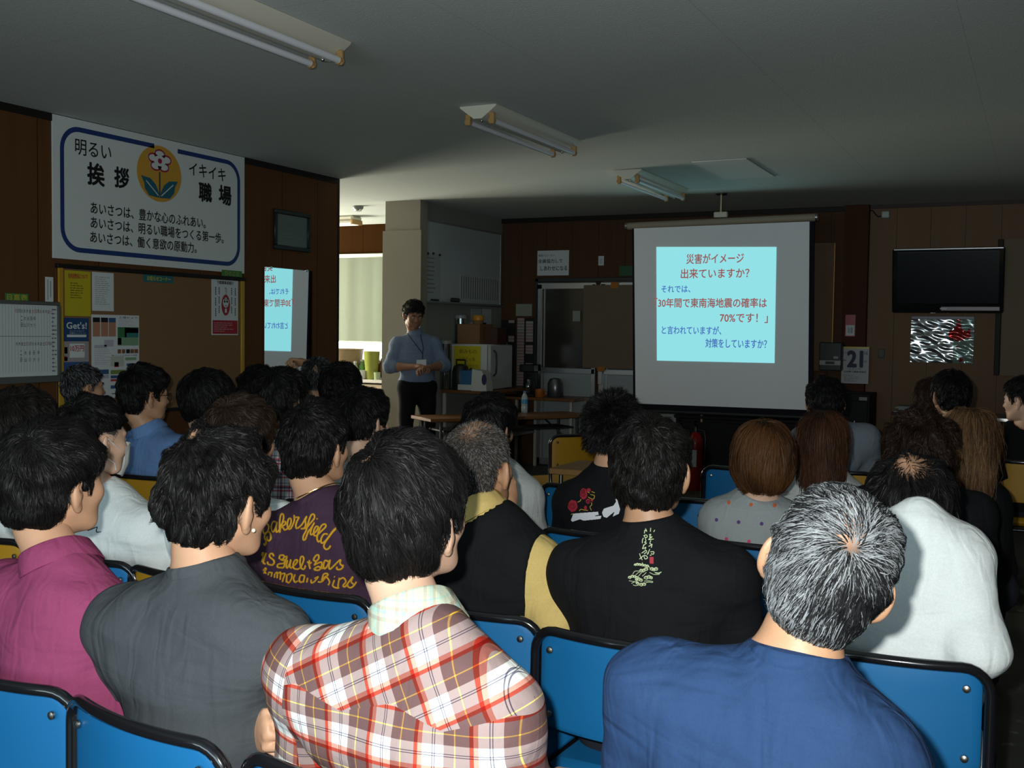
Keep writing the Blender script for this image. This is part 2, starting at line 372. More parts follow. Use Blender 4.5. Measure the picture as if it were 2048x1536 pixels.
def make_hair(H, parent, n, res, seed, poly=POLY_SHORT, t=.018, ts=.013, col=(.0065, .006, .0062), var=.6, grey=0.0, greycol=(.35, .36, .38), L=.045, lift=.25, whorl=(.006, -.072, .085),
              bald=None, baldkeep=.08, clump=.30, parts=(), grav=.5, rough=.005, width=.0007, tip=None, swirl=.35, wave=0.0, zone=None):
    """H: 4x4 head-to-local.  A cap of hair plus single locks combed away from the whorl, one mesh"""
    r = np.random.default_rng(seed)
    lo = A([-.14, -.16, -.13]); hi = A([.14, .15, .16])
    for c, q, _ in parts: lo = np.minimum(lo, A(c)-A(q)-.03); hi = np.maximum(hi, A(c)+A(q)+.03)
    v = Vol(lo, hi, res)
    v.ell((0, -.012, .022), (.0755+ts, .096+ts, .083+t), .02); v.ell((0, -.03, -.03), (.062+ts, .068+ts*.8, .085), .03)
    for c, q, k in parts: v.ell(c, q, k)
    P = v.pts((slice(None),)*3); v.D += wob(P, 95, seed, rough)+wob(P, 230, seed+1, rough*.45)
    pd = polysd(P[..., 1:], poly)+wob(P, 160, seed+2, .0035); v.D = (-smin(-v.D, -pd, .010)).astype(np.float32)
    
    V, Q = v.mesh(); val, G = v.sample(V)
    ok = np.where((polysd(V[:, 1:], poly) < -.004) & ((V*G).sum(1) > 0))[0]
    i = r.choice(ok, n); p = V[i]+r.normal(size=(n, 3))*res*.4; W = A(whorl); nrm = G[i]; p0 = p.copy()
    ln = L*r.uniform(.55, 1.25, n); K = 5; pts = [p-nrm*.003]; h0 = r.uniform(.001, .004, n)+lift*ln*.12; p = pts[0]+nrm*.003
    rd = r.normal(size=(n, 3))*.15; last = None
    for s in range(1, K):
        val, G = v.sample(p); fl = p-W; dist = np.linalg.norm(fl, axis=1)[:, None]; fl = fl/(dist+1e-6)
        fl = fl+swirl*np.cross(G, fl)*np.exp(-dist/.05); g = A([0, 0, -1.0])*grav*np.clip(dist/.12, 0, 1.2)
        cl = np.stack([wob(p0, 55, seed+9+q, .5) for q in range(3)], 1)
        if wave: cl = cl+wave*np.stack([wob(p, 130, seed+19+q, 1.0) for q in range(3)], 1)
        d = fl+g+cl*clump+rd; d -= G*(d*G).sum(1)[:, None]; d /= np.linalg.norm(d, axis=1)[:, None]+1e-9; d = d*(1-lift*.5)+G*lift*(1.15-s/K)
        p = p+d*(ln/(K-1))[:, None]; val, G = v.sample(p); inside = val < h0
        p = p+np.clip(np.where(inside, h0-val, -(val-h0)*(.35 if lift < .5 else .0)), -.012, .02)[:, None]*G; pts.append(p)
    pts = np.stack(pts, 1)
    if poly not in (POLY_LONG, POLY_BOB):
        kp = polysd(pts[..., 1:], poly).max(1) < .011; pts, nrm, p0 = pts[kp], nrm[kp], p0[kp]; n = len(pts)
    if bald:
        mm = np.sqrt((((pts-A(bald[0]))/A(bald[1]))**2).sum(2).min(1)); kp = (mm > r.uniform(.45, 1.55, n)) | (r.uniform(0, 1, n) < baldkeep); pts, nrm, p0 = pts[kp], nrm[kp], p0[kp]; n = len(pts)
    D = np.gradient(pts, axis=1); D /= np.linalg.norm(D, axis=2)[..., None]+1e-9
    side = np.cross(D, nrm[:, None]+r.normal(size=(n, 1, 3))*.45); side /= np.linalg.norm(side, axis=2)[..., None]+1e-9
    wv = width*r.uniform(.7, 1.5, n)[:, None]*A([1.0, 1.0, .9, .65, .15])[None]; ribs = np.stack([pts-side*wv[..., None], pts+side*wv[..., None]], 2).reshape(-1, 3)
    base = np.arange(n)[:, None]*(2*K); qs = np.concatenate([base+A([2*s, 2*s+1, 2*s+3, 2*s+2])[None] for s in range(K-1)])
    # true hair colours: dark or grey strand by strand
    c = A(col)[None]*r.uniform(1-var, 1+var, n)[:, None]
    if tip is not None: c = c+(A(tip)-A(col))[None]*np.clip((r.uniform(0, 1, n)+wob(p0, 60, seed+40, .35)), 0, 1)[:, None]
    if grey > 0:
        gw = np.clip(grey+wob(p0, 45, seed+30, .12)+(zone(p0) if zone else 0), 0, 1); isg = r.uniform(0, 1, n) < gw; c[isg] = A(greycol)[None]*r.uniform(.6, 1.25, isg.sum())[:, None]
        capc = A(col)*(1-grey)+A(greycol)*grey*.35
    else: capc = A(col)*.8
    tint = np.concatenate([np.tile(capc, (len(V), 1)), np.repeat(c, 2*K, 0)])
    if tip is not None: tint[:len(V)] = A(col)*.7+A(tip)*.12
    if bald:                                                     # bare scalp where the hair is thin
        f_ = np.clip(1.5-np.sqrt((((V-A(bald[0]))/A(bald[1]))**2).sum(1)), 0, 1)[:, None]; tint[:len(V)] = tint[:len(V)]*(1-f_)+A([.40, .225, .14])*f_
    AV = np.concatenate([V, ribs]); AV = AV@np.asarray(H[:3, :3]).T+H[:3, 3]
    o = fastmesh('hair', AV, np.concatenate([Q, qs+len(V)]), HAIR, parent)
    a = o.data.attributes.new('tint', 'FLOAT_COLOR', 'POINT'); a.data.foreach_set('color', np.concatenate([tint, np.ones((len(tint), 1))], 1).astype(np.float32).ravel())
    return o
def nz(v): v = A(v, float); return v/(np.linalg.norm(v)+1e-12)
def frame_from(d, up):
    d = nz(d); x = nz(np.cross(d, up)); return np.stack([x, d, np.cross(x, d)], 1)
PEOPLE = []
def person(label, J, az, root, hrot, shirt, hair, res=.009, skin=0, w=1.0, belly=0.0, sleeve='short', collar='crew', trousers=None, hands=('relaxed', 'relaxed'), hand_up=(None, None), group=None, hs=1.0, bottom=None, cm=None, vest=None, stubble=False, slen=.80, seed=0, strands=3000, shoes=True, fold=1.0, collar_mat=None):
    """J: joints in the person's own frame (x right, y forward, z up, origin on the floor under the hips)"""
    sk = SKINS[skin]; Rl = rotm(az)
    nk, hd = J['nk'], J['hd']; HR = Rl.T @ rotm(*hrot); H = np.eye(4); H[:3, :3] = HR*hs; H[:3, 3] = hd
    hn = H[:3, :3] @ A([0, -.035, -.10])+hd                      # top of the neck, inside the skull
    nd = nz(hn-nk)
    shl, shr, ell_, elr, wl, wr = (J[k] for k in ('shl', 'shr', 'ell', 'elr', 'wl', 'wr')); pel, lum = J['pel'], J['lum']
    sp = nz(nk-pel); sx = nz(shr-shl); sy = nz(np.cross(sp, sx)); TR = np.stack([sx, sy, np.cross(sx, sy)], 1); shw = np.linalg.norm(shr-shl)/2
    ch = pel+(nk-pel)*.62
    def torso(v, e):
        PR = np.stack([nz(A([sx[0], sx[1], 0])), nz(np.cross([0, 0, 1], [sx[0], sx[1], 0])), A([0, 0, 1.0])], 1)
        v.ell(pel+A([0, 0, .01]), A([.160*w, .115, .105])+e, .06, PR); v.ell(lum+sy*(.03*belly), A([.140*w+.03*belly, .105+.05*belly, .15])+e, .07, TR)
        v.ell(ch+sy*.012, A([.150*w, .112, .19])+e, .06, TR); v.ell(nk-sp*.115-sy*.012, A([shw*.72, .082, .095])+e, .06, TR)
        for s, q in ((shl, ell_), (shr, elr)):
            v.cone(nk-sp*.06, s, .062+e, .056+e, .05); v.cone(nk+nd*(.03 if e < 0 else -.014), s+sp*.015, .044+e, .036+e, .05); v.ell(s, A([.056, .056, .058])+e, .04)
            v.ell(s*.62+(nk-sp*.16)*.38-sy*.055, A([.060, .030, .085])+e, .05)
    # the body, one continuous surface
    ps = A([shl, shr, ell_, elr, wl, wr, nk, pel, hn, J['knl'], J['knr'], J['anl'], J['anr']]); lo, hi = ps.min(0)-.17, ps.max(0)+.17; lo[2] = 0.0
    v = Vol(lo, hi, res*1.35); torso(v, -.009)
    v.cone(nk-sp*.03+sy*.012, hn, .055, .053, .03)
    for s, q, wv in ((shl, ell_, wl), (shr, elr, wr)):
        v.cone(s, q, .048, .040, .03); v.cone(q, q*.6+wv*.4, .041, .039, .02); v.cone(q*.65+wv*.35, wv, .039, .025, .02)
    for h, kq, an in (('hpl', 'knl', 'anl'), ('hpr', 'knr', 'anr')):
        v.cone(J[h], J[kq], .078, .054, .05); v.cone(J[kq], J[kq]*.6+J[an]*.4, .054, .052, .03); v.cone(J[kq]*.6+J[an]*.4, J[an], .052, .036, .03)
    V, Q = v.mesh(); VV, QQ, MI = [V], [Q], [np.zeros(len(Q), int)]; off = len(V)
    def app(V, Q, mi=0):
        nonlocal off
        VV.append(V); QQ.append(A(Q)+off); MI.append(np.full(len(Q), mi)); off += len(V)
    V, Q = get_head(min(.0065, res*.75)); V = V@H[:3, :3].T+hd; app(V, Q)
    for s in (-1, 1):
        E, q = EAR; E = E@rotm(0, -8, 0).T; E = E@(rotm(-36, 0, 0).T) if s > 0 else E*A([-1, 1, 1])@(rotm(36, 0, 0).T); q = q if s > 0 else q[:, ::-1]
        E = E*1.06+A([s*.0800, -.008, -.026]); app(E@H[:3, :3].T+hd, q)
        mb = MB(); mb.ell((s*.031, .0815, -.009), (.0115, .0110, .0085), 10); app(mb.v[0]@H[:3, :3].T+hd, [f if len(f) == 4 else (*f, f[-1]) for f in mb.f], 1)
        mb = MB(); mb.ell((s*.031, .0895, -.009), (.0048, .0040, .0048), 10); app(mb.v[0]@H[:3, :3].T+hd, mb.f, 2)
        mb = MB(); mb.tube([(s*.014, .0985, .011), (s*.030, .0945, .0165), (s*.048, .080, .010)], A([.0035, .004, .002]), 6, caps=False); app(mb.v[0]@H[:3, :3].T+hd, mb.f, 2)
    mb = MB(); mb.tube([(-.019, .0925, -.0725), (-.008, .0995, -.069), (0, .0995, -.0705), (.008, .0995, -.069), (.019, .0925, -.0725)], A([.001, .0035, .003, .0035, .001]), 6, caps=False)
    mb.tube([(-.018, .0925, -.0735), (0, .0985, -.0785), (.018, .0925, -.0735)], A([.001, .0045, .001]), 6, caps=False); app(np.concatenate(mb.v)@H[:3, :3].T+hd, mb.f, 3)
    for s, wv, q, kind, up in ((-1, wl, ell_, hands[0], hand_up[0]), (1, wr, elr, hands[1], hand_up[1])):
        V, Q = HANDS[kind]; d = nz(wv-q)
        if up is None: u = A([0, 0, 1.0])
        elif len(up) == 2: d, u = nz(up[0]), A(up[1])
        else: u = A(up)
        if s < 0: V = V*A([-1, 1, 1]); Q = Q[:, ::-1]
        app(V@frame_from(d, u).T+wv+d*.01, Q)
    nf = sum(len(q) for q in QQ)
    body = fastmesh('person', np.concatenate(VV), np.concatenate(QQ), [sk, EYEW, DARK, LIP], mi=np.concatenate(MI))
    body.location = root; body.rotation_euler = (0, 0, -math.radians(az)); tag(body, label, 'person', group); PEOPLE.append(body)
    # upper garment
    v = Vol(lo, hi, res); e = .010; torso(v, e)
    for s, q, wv in ((shl, ell_, wl), (shr, elr, wr)):
        if sleeve == 'short': t = s+(q-s)*slen; v.cone(s, t, .060+e, .058+e, .03)
        elif sleeve == 'long': v.cone(s, q, .056+e, .050+e, .03); v.cone(q, wv-nz(wv-q)*.02, .050+e, .034+e, .025)
        elif sleeve == 'rolled': v.cone(s, q, .058+e, .054+e, .03); v.cone(q, q+(wv-q)*.22, .054+e, .048+e, .02)
        if sleeve == 'short':                                     # straight hem
            d = nz(q-s); c = t-d*.012; ra = .10
            sl = v.sl(c-.16, c+.16); P = v.pts(sl)-c; al = P@d; rad = np.linalg.norm(P-al[..., None]*d, axis=-1)
            v.D[sl] = np.where((rad < ra) & (al > -.02), np.maximum(v.D[sl], al), v.D[sl])
    P = v.pts((slice(None),)*3); zb = bottom if bottom is not None else pel[2]-.075
    f = wob(P*A([1, 1, .8]), 24, seed+3, .0026*fold)+wob(P*A([1, 1, 1.9]), 38, seed+4, .0017*fold); v.D = np.maximum(v.D+f, zb-P[..., 2]).astype(np.float32)
    cl = nk+nd*.042; cax = nz(nd*.75+sp*.5-sy*.12); dP = P-cl; al = dP@cax; rad = np.linalg.norm(dP-al[..., None]*cax, axis=-1)
    nv = Vol(lo, hi, res); nv.D = v.D*0+1e3; nv.cone(nk-sp*.03, cl+nd*.03, .076, .0615, .02); nv.D = np.maximum(nv.D, al).astype(np.float32); v.D = smin(v.D, nv.D, .022).astype(np.float32)
    V, Q = v.mesh(); so = fastmesh('shirt', V, Q, shirt, body); so.data.materials[0] = shirt
    if vest is not None:
        v = Vol(lo, hi, res); torso(v, .017); dS = P-(shl+shr)/2; ax_ = np.abs(dS@sx); hh = dS@sp
        v.D = np.maximum(np.maximum(v.D+f, zb-.02-P[..., 2]), ax_-(shw+.012)+.10*np.clip(hh+.08, -.2, .05)-.0).astype(np.float32)
        v.D = (-smin(-v.D, np.maximum(rad-.078, -.035-al).astype(np.float32), .006)).astype(np.float32); V, Q = v.mesh(); fastmesh('vest', V, Q, vest, body)
    # collar
    cy = nz(sy-cax*np.dot(sy, cax)); cx = np.cross(cy, cax); n = 36; mb = MB()
    if collar == 'crew': prof = [(.0620, -.018), (.0690, -.012), (.0690, .002), (.0640, .008), (.0585, .003), (.0585, -.016)]
    elif collar in ('polo', 'shirt'): h = .036 if collar == 'polo' else .040; prof = [(.0600, -.012), (.0575, h*.9), (.0600, h), (.0650, h*.9), (.0740, .002), (.0770, -.012), (.0745, -.013), (.066, .006), (.063, -.006)]
    else: prof = [(.0605, -.014), (.0575, .022), (.0550, .0225), (.0555, -.014)]
    ri = []
    for k in range(n):
        a = 2*math.pi*k/n; fr = .5+.5*math.sin(a)                 # fr=1 in front: the line dips there
        for rr, hh in prof: ri.append(cl-cy*.004+cx*(rr*math.cos(a))+cy*(rr*1.06*math.sin(a)+.012*fr)+cax*(hh-.022*fr*fr))
    m_ = len(prof); mb.add(ri, [(k*m_+q, ((k+1) % n)*m_+q, ((k+1) % n)*m_+(q+1) % m_, k*m_+(q+1) % m_) for k in range(n) for q in range(m_)])
    mb.build('collar', collar_mat or shirt, body)
    # trousers and shoes
    tm = trousers or mat('dark_trouser_cloth', (.02, .022, .03), .85, .2)
    v = Vol(A([min(ps[:, 0])-.1, min(ps[:, 1])-.15, 0]), A([max(ps[:, 0])+.1, max(ps[:, 1])+.12, pel[2]+.16]), .014 if not J.get('stand') else .010)
    PR = np.stack([nz(A([sx[0], sx[1], 0])), nz(np.cross([0, 0, 1], [sx[0], sx[1], 0])), A([0, 0, 1.0])], 1)
    v.ell(pel, A([.160*w, .115, .115])+.007, .05, PR)
    for h, kq, an in (('hpl', 'knl', 'anl'), ('hpr', 'knr', 'anr')):
        v.cone(J[h], J[kq], .090, .066, .05); v.cone(J[kq], J[an], .066, .058, .03)
    zt = pel[2]+.085; P = v.pts((slice(None),)*3); v.D = np.maximum(v.D+wob(P, 40, seed+6, .003), np.maximum(P[..., 2]-zt, .075-P[..., 2])).astype(np.float32); V, Q = v.mesh(); fastmesh('trousers', V, Q, tm, body)
    if shoes:
        for an in (J['anl'], J['anr']):
            v = Vol(an+A([-.07, -.10, -.09]), an+A([.07, .24, .06]), .009); v.ell(an+A([0, .06, -.035]), (.043, .125, .038), .03); v.cone(an+A([0, 0, -.03]), an+A([0, 0, .02]), .045, .043, .03)
            P = v.pts((slice(None),)*3); v.D = np.maximum(v.D, .004-P[..., 2]).astype(np.float32); V, Q = v.mesh(); fastmesh('shoe', V, Q, mat('black_shoe_leather', (.012, .012, .013), .35, .5), body)
    # hair
    if stubble: make_hair(H, body, 5000, .006, seed*7+5, poly=POLY_SHORT, t=.003, ts=.003, L=.006, lift=.9, col=(.10, .085, .075), var=.4, rough=.0005, width=.0005)
    if hair is not None:
        hk = dict(hair); nst = int(hk.pop('n', strands)*2.2); make_hair(H, body, nst, hk.pop('res', max(.006, res*.7)), seed*7+1, **hk)
    return dict(body=body, shirt=so, H=H, J=J, az=az, R=Rl, root=A(root), cl=cl, cx=cx, cy=cy, cax=cax, nd=nd, sx=sx, sy=sy, sp=sp)
def seated(label, head, hrot, neck, az=0.0, shl=None, shr=None, pelo=(0, -.04), py=None, pz=.52, shw=.175, drop=.075, el=None, wr=None, **kw):
    """head, neck: (px, py, depth Y in the room) of skull centre and neck root; shl/shr: pixel of the outer tip of a shoulder"""
    Rl = rotm(az); hdw = at(*head[:2], 1, head[2]); fwd = Rl[:, 1]; nkw = at(*neck[:2], 1, neck[2])+fwd*.048-A([0, 0, .026]); rt = Rl[:, 0]
    if py is not None: pelo = (pelo[0], py-nkw[1])
    pw = nkw+rt*pelo[0]+fwd*pelo[1]; root = A([pw[0], pw[1], 0.0]); loc = lambda P: Rl.T@(P-root)
    J = dict(nk=loc(nkw), hd=loc(hdw)); J['pel'] = A([0, 0, pz])
    for k, s, px in (('shl', -1, shl), ('shr', 1, shr)):
        if px is None: J[k] = J['nk']+A([s*shw, 0.0, -drop])
        else: q = loc(at_plane(px[0], px[1], nkw+fwd*(px[2] if len(px) > 2 else .0), fwd)); J[k] = q+A([-s*.045, 0, -.045])
    J['lum'] = J['pel']*.62+J['nk']*.38+A([0, -.015, 0])
    for k, s in (('l', -1), ('r', 1)):
        sh = J['sh'+k]; e = (el or {}).get(k); e = loc(at(e[0], e[1], 1, e[2])) if e is not None and e[0] > 3 else e; J['el'+k] = A(e) if e is not None else sh+A([s*.05, .05+.5*max(0, -J['nk'][1]), -.27])
        q = (wr or {}).get(k); q = loc(at(q[0], q[1], 1, q[2])) if q is not None and q[0] > 3 else q; J['w'+k] = A(q) if q is not None else A([s*.07, .33, .60])
        J['hp'+k] = A([s*.085, .02, pz-.02]); J['kn'+k] = A([s*.12, .44, .50]); J['an'+k] = A([s*.12, .42, .085])
    return person(label, J, az, root, hrot, **kw)
def on_back(pd, u, z, off=.003, frm=1):
    """points of a garment's back (u right, z up, own frame) found on its surface"""
    if 'bvh' not in pd:
        me = pd['shirt'].data; pd['bvh'] = BVHTree.FromPolygons([v.co[:] for v in me.vertices], [p.vertices[:] for p in me.polygons])
    out = []
    for a, b in zip(u, z):
        h = pd['bvh'].ray_cast(Vector((a, -1.0, b)), Vector((0, 1, 0)))
        out.append(A(h[0])+A(h[1])*off if h[0] is not None else A([a, pd['J']['nk'][1]-.1, b]))
    return A(out)
# ------------------------------------------------------------------ the room
LX, FY, CZ = -5.32, 10.87, 2.72          # left wall, front wall, ceiling
BY, RX, KX, SWX = -3.0, 4.2, -9.7, -5.46 # rear wall, right wall, kitchen's far wall, wall beside the pillar
X_, Y_, Z_ = A([1., 0, 0]), A([0, 1., 0]), A([0, 0, 1.])
def panel_mat(name, dark, light, groove=.30, axis=0):
    if name in MATS: return MATS[name]
    m = bpy.data.materials.new(name); m.use_nodes = True; t = NT(m); o = t.obj(); x, y, z = t.sep(o); u = (x, y)[axis]
    sc = (14, 14, .9); n = t.noise(t.scaled(o, sc), 1.0, 6, .65, .6); g2 = t.noise(t.scaled(o, (60, 60, 2.5)), 1.0, 3, .6)
    c = t.mix(t.math('ADD', t.math('MULTIPLY', n, .8), t.math('MULTIPLY', g2, .25)), dark, light)
    fr = t.math('FRACT', t.math('DIVIDE', t.math('ADD', u, 20.06), groove)); gr = t.math('LESS_THAN', fr, .012)
    c = t.mix(gr, c, tuple(q*.25 for q in dark)); t.l.new(c, t.b.inputs['Base Color']); t.b.inputs['Roughness'].default_value = .6; t.b.inputs['Specular IOR Level'].default_value = .12
    t.bump(t.math('MULTIPLY', gr, -1.0), .4, .004); MATS[name] = m; return m
WOOD_L = panel_mat('left_wall_panelling', (.075, .030, .011), (.135, .058, .022), .455, 1)
WOOD_F = panel_mat('front_wall_panelling', (.060, .028, .013), (.105, .052, .026), .303, 0)
WOOD_D = mat('dark_stained_wood', (.035, .014, .007), .5, .3, var=.3, vscale=9)
TRIM = mat('black_brown_trim', (.010, .007, .005), .6, .3)
def ceiling_mat():
    m = bpy.data.materials.new('ceiling_board'); m.use_nodes = True; t = NT(m); o = t.obj(); x, y, z = t.sep(o)
    sp = t.math('GREATER_THAN', t.noise(o, 85, 1.5, .5), .66); big = t.noise(o, .8, 3)
    c = t.mix(big, (.58, .63, .60), (.65, .70, .67)); c = t.mix(t.math('MULTIPLY', sp, .35), c, (.85, .88, .88))
    sx = t.math('LESS_THAN', t.math('FRACT', t.math('DIVIDE', t.math('ADD', x, 20.35), .91)), .004); sy = t.math('LESS_THAN', t.math('FRACT', t.math('DIVIDE', t.math('ADD', y, 20.2), 1.82)), .002)
    s = t.math('MAXIMUM', sx, sy); c = t.mix(t.math('MULTIPLY', s, .30), c, (.25, .26, .25)); t.l.new(c, t.b.inputs['Base Color']); t.b.inputs['Roughness'].default_value = .9; t.b.inputs['Specular IOR Level'].default_value = .1
    t.bump(t.math('SUBTRACT', t.noise(o, 85, 1.5, .5), s), .25, .004); return m
def floor_mat():
    m = bpy.data.materials.new('worn_grey_green_floor'); m.use_nodes = True; t = NT(m); o = t.obj()
    c = t.mix(t.noise(o, 3.5, 6, .65), (.045, .048, .040), (.11, .115, .10)); c = t.mix(t.math('GREATER_THAN', t.noise(o, 11, 5, .7), .62), c, (.16, .17, .15)); t.l.new(c, t.b.inputs['Base Color']); t.b.inputs['Roughness'].default_value = .5; return m
def struct(name, mb, m, **k): return tag(mb.build(name, m, **k), kind='structure')
def slab(name, lo, hi, m): lo, hi = A(lo), A(hi); return struct(name, MB().box((lo+hi)/2, hi-lo), m)
CREAM = mat('cream_paint', (.27, .25, .205), .8, .2, var=.06, vscale=3)
slab('floor', (KX-.1, BY-.1, -.12), (RX+.1, FY+.1, 0), floor_mat())
slab('ceiling', (KX-.1, BY-.1, CZ), (RX+.1, FY+.1, CZ+.1), ceiling_mat())
slab('wall_left', (LX-.12, BY, 0), (LX, 7.52, CZ), WOOD_L)
slab('wall_kitchen_return', (KX, 7.40, 0), (LX-.121, 7.52, CZ), CREAM)
slab('wall_rear', (KX, BY-.1, 0), (RX, BY, CZ), CREAM)
slab('wall_right', (RX, BY, 0), (RX+.1, FY, CZ), WOOD_L)
slab('wall_front', (-6.2, FY, 0), (-1.62, FY+.1, CZ), WOOD_F); slab('wall_front_right', (-1.62, FY, 0), (RX, FY+.1, CZ), panel_mat('right_front_panelling', (.150, .092, .052), (.215, .135, .080), .303, 0))
# kitchen end of the same wall, with its window opening
WL, WR, WB, WT = -8.25, -6.55, 1.125, 2.36
mb = MB(); 
for lo, hi in (((KX, FY, 0), (WL, FY+.1, CZ)), ((WR, FY, 0), (-6.2, FY+.1, CZ)), ((WL, FY, 0), (WR, FY+.1, WB)), ((WL, FY, WT), (WR, FY+.1, CZ))): lo, hi = A(lo), A(hi); mb.box((lo+hi)/2, hi-lo)
struct('wall_kitchen', mb, panel_mat('kitchen_panelling', (.020, .0085, .003), (.034, .0145, .005), .455, 0))
NT(MATS['kitchen_panelling']).b.inputs['Specular IOR Level'].default_value = 0.0
mb = MB()                                 # kitchen's far wall, with an assumed, unseen opening behind the added side lamp
for lo, hi in (((KX-.1, 7.4, 0), (KX, 8.2, CZ)), ((KX-.1, 10.4, 0), (KX, FY, CZ)), ((KX-.1, 8.2, 0), (KX, 10.4, .95)), ((KX-.1, 8.2, 2.3), (KX, 10.4, CZ))): lo, hi = A(lo), A(hi); mb.box((lo+hi)/2, hi-lo)
struct('wall_kitchen_side', mb, CREAM)
# pillar and the short wall behind it
slab('pillar', (-5.80, 9.0, 0), (-5.405, 9.14, CZ), CREAM)
slab('wall_side', (-5.56, 9.14, 0), (SWX, FY, CZ), mat('grey_painted_wall', (.25, .26, .24), .8, .2, var=.05, vscale=3))
slab('pillar_casing', (-5.82, 8.985, 0), (-5.385, 9.0, 2.43), CREAM)
# trims along the ceiling
slab('trim_1', (LX, BY, CZ-.045), (LX+.009, 7.53, CZ), TRIM); slab('trim_2', (SWX, FY-.022, CZ-.05), (-1.73, FY, CZ), TRIM); slab('trim_3', (-1.51, FY-.022, CZ-.035), (RX, FY, CZ), WOOD_D)
slab('trim_4', (LX-.12, 7.52, 0), (LX+.004, 7.545, CZ), mat('dark_door_casing', (.018, .009, .006), .5, .3))
slab('baseboard_front', (-3.7, FY-.015, 0), (RX, FY, .09), WOOD_D); slab('baseboard_left', (LX, BY, 0), (LX+.015, 7.5, .09), WOOD_D)
slab('pillar_wood', (-1.735, FY-.10, 0), (-1.515, FY, CZ), panel_mat('dark_post', (.045, .014, .006), (.075, .025, .010), 5.0, 0))
# daylight behind the kitchen blind: an open window with frame
ALU = mat('aluminium', (.55, .57, .58), .35, .5, metal=.8); WHITEP = mat('white_paint', (.72, .73, .70), .5, .4); STEEL = mat('steel', (.6, .6, .6), .25, .5, metal=1.0); BLACKP = mat('black_plastic', (.012, .012, .014), .4, .5)
win = struct('window_1', MB().box(((WL+WR)/2, FY+.05, WB+.03), (WR-WL, .10, .05)).box(((WL+WR)/2, FY+.05, WT-.025), (WR-WL, .10, .05)).box((WL+.03, FY+.05, (WB+WT)/2), (.06, .10, WT-WB)).box((WR-.03, FY+.05, (WB+WT)/2), (.06, .10, WT-WB)).box((-7.42, FY+.05, (WB+WT)/2), (.05, .05, WT-WB)), ALU)
def glass_mat(name, fac=.08, tint=(1, 1, 1)):
    if name in MATS: return MATS[name]
    m = bpy.data.materials.new(name); m.use_nodes = True; t = NT(m); tr = t.new('ShaderNodeBsdfTransparent'); tr.inputs[0].default_value = (*tint, 1); gl = t.new('ShaderNodeBsdfGlossy'); gl.inputs['Roughness'].default_value = .03
    mx = t.new('ShaderNodeMixShader'); mx.inputs[0].default_value = fac; t.l.new(tr.outputs[0], mx.inputs[1]); t.l.new(gl.outputs[0], mx.inputs[2]); t.l.new(mx.outputs[0], t.n['Material Output'].inputs[0]); MATS[name] = m; return m
glass = glass_mat('window_glass', .06)
p_ = MB().box(((WL+WR)/2, FY+.06, (WB+WT)/2), (WR-WL-.12, .006, WT-WB-.1)).build('window_pane', glass, win); tag(p_, kind='structure')
tag(MB().box(((WL+WR)/2, FY-.03, WB-.01), (WR-WL+.1, .10, .03), ch=.006).build('window_sill', WHITEP, win), kind='structure')
def blind_mat():
    m = bpy.data.materials.new('sage_blind_cloth'); m.use_nodes = True; t = NT(m); o = t.obj(); f = t.noise(t.scaled(o, (9, 1, .35)), 1.0, 4, .6, .4)
    c = t.mix(f, (.20, .225, .175), (.28, .31, .245)); t.l.new(c, t.b.inputs['Base Color']); t.b.inputs['Roughness'].default_value = .9
    tr = t.new('ShaderNodeBsdfTranslucent'); t.l.new(c, tr.inputs[0]); mx = t.new('ShaderNodeMixShader'); mx.inputs[0].default_value = .34
    t.l.new(t.b.outputs[0], mx.inputs[1]); t.l.new(tr.outputs[0], mx.inputs[2]); t.l.new(mx.outputs[0], t.n['Material Output'].inputs[0]); return m
b = thing('roller_blind', 'sage green roller blind pulled down over the kitchen window', 'blind', (-7.42, FY-.03, 2.36))
MB().box((0, 0, -.012), (1.74, .05, .045), ch=.008).build('blind_casing', mat('blind_casing_white', (.62, .66, .58), .5), b)
n = 60; mb = MB(); xs = np.linspace(-.85, .85, n); ys = .004*np.sin(xs*11)+.003*np.sin(xs*27+1); top, bot = -.03, -1.035
V = [(x, y+dy, z) for dy in (0, .003) for z in (top, bot) for x, y in zip(xs, ys)]; Fc = []
for i in range(n-1): Fc += [(i, n+i, n+i+1, i+1), (2*n+i, 2*n+i+1, 3*n+i+1, 3*n+i), (n+i, 3*n+i, 3*n+i+1, n+i+1)]
mb.add(V, Fc).build('blind_cloth', blind_mat(), b); MB().tube([(-.85, 0, bot), (.85, 0, bot)], .008).build('bottom_rail', mat('blind_rail', (.4, .42, .38)), b)
w2 = struct('rear_window_added', MB().box((-1.2, BY+.03, 2.17), (4.8, .06, .06)).box((-1.2, BY+.03, .93), (4.8, .06, .06)).box((-3.57, BY+.03, 1.55), (.06, .06, 1.2)).box((1.17, BY+.03, 1.55), (.06, .06, 1.2)).box((-1.2, BY+.03, 1.55), (.05, .05, 1.2)), ALU)  # unseen rear window and curtain, added only to go with the rear lamp
tag(MB().box((-1.2, BY+.012, 1.55), (4.7, .012, 1.2)).build('added_curtain', mat('pale_curtain', (.5, .55, .55), .9, .1), w2), kind='structure')
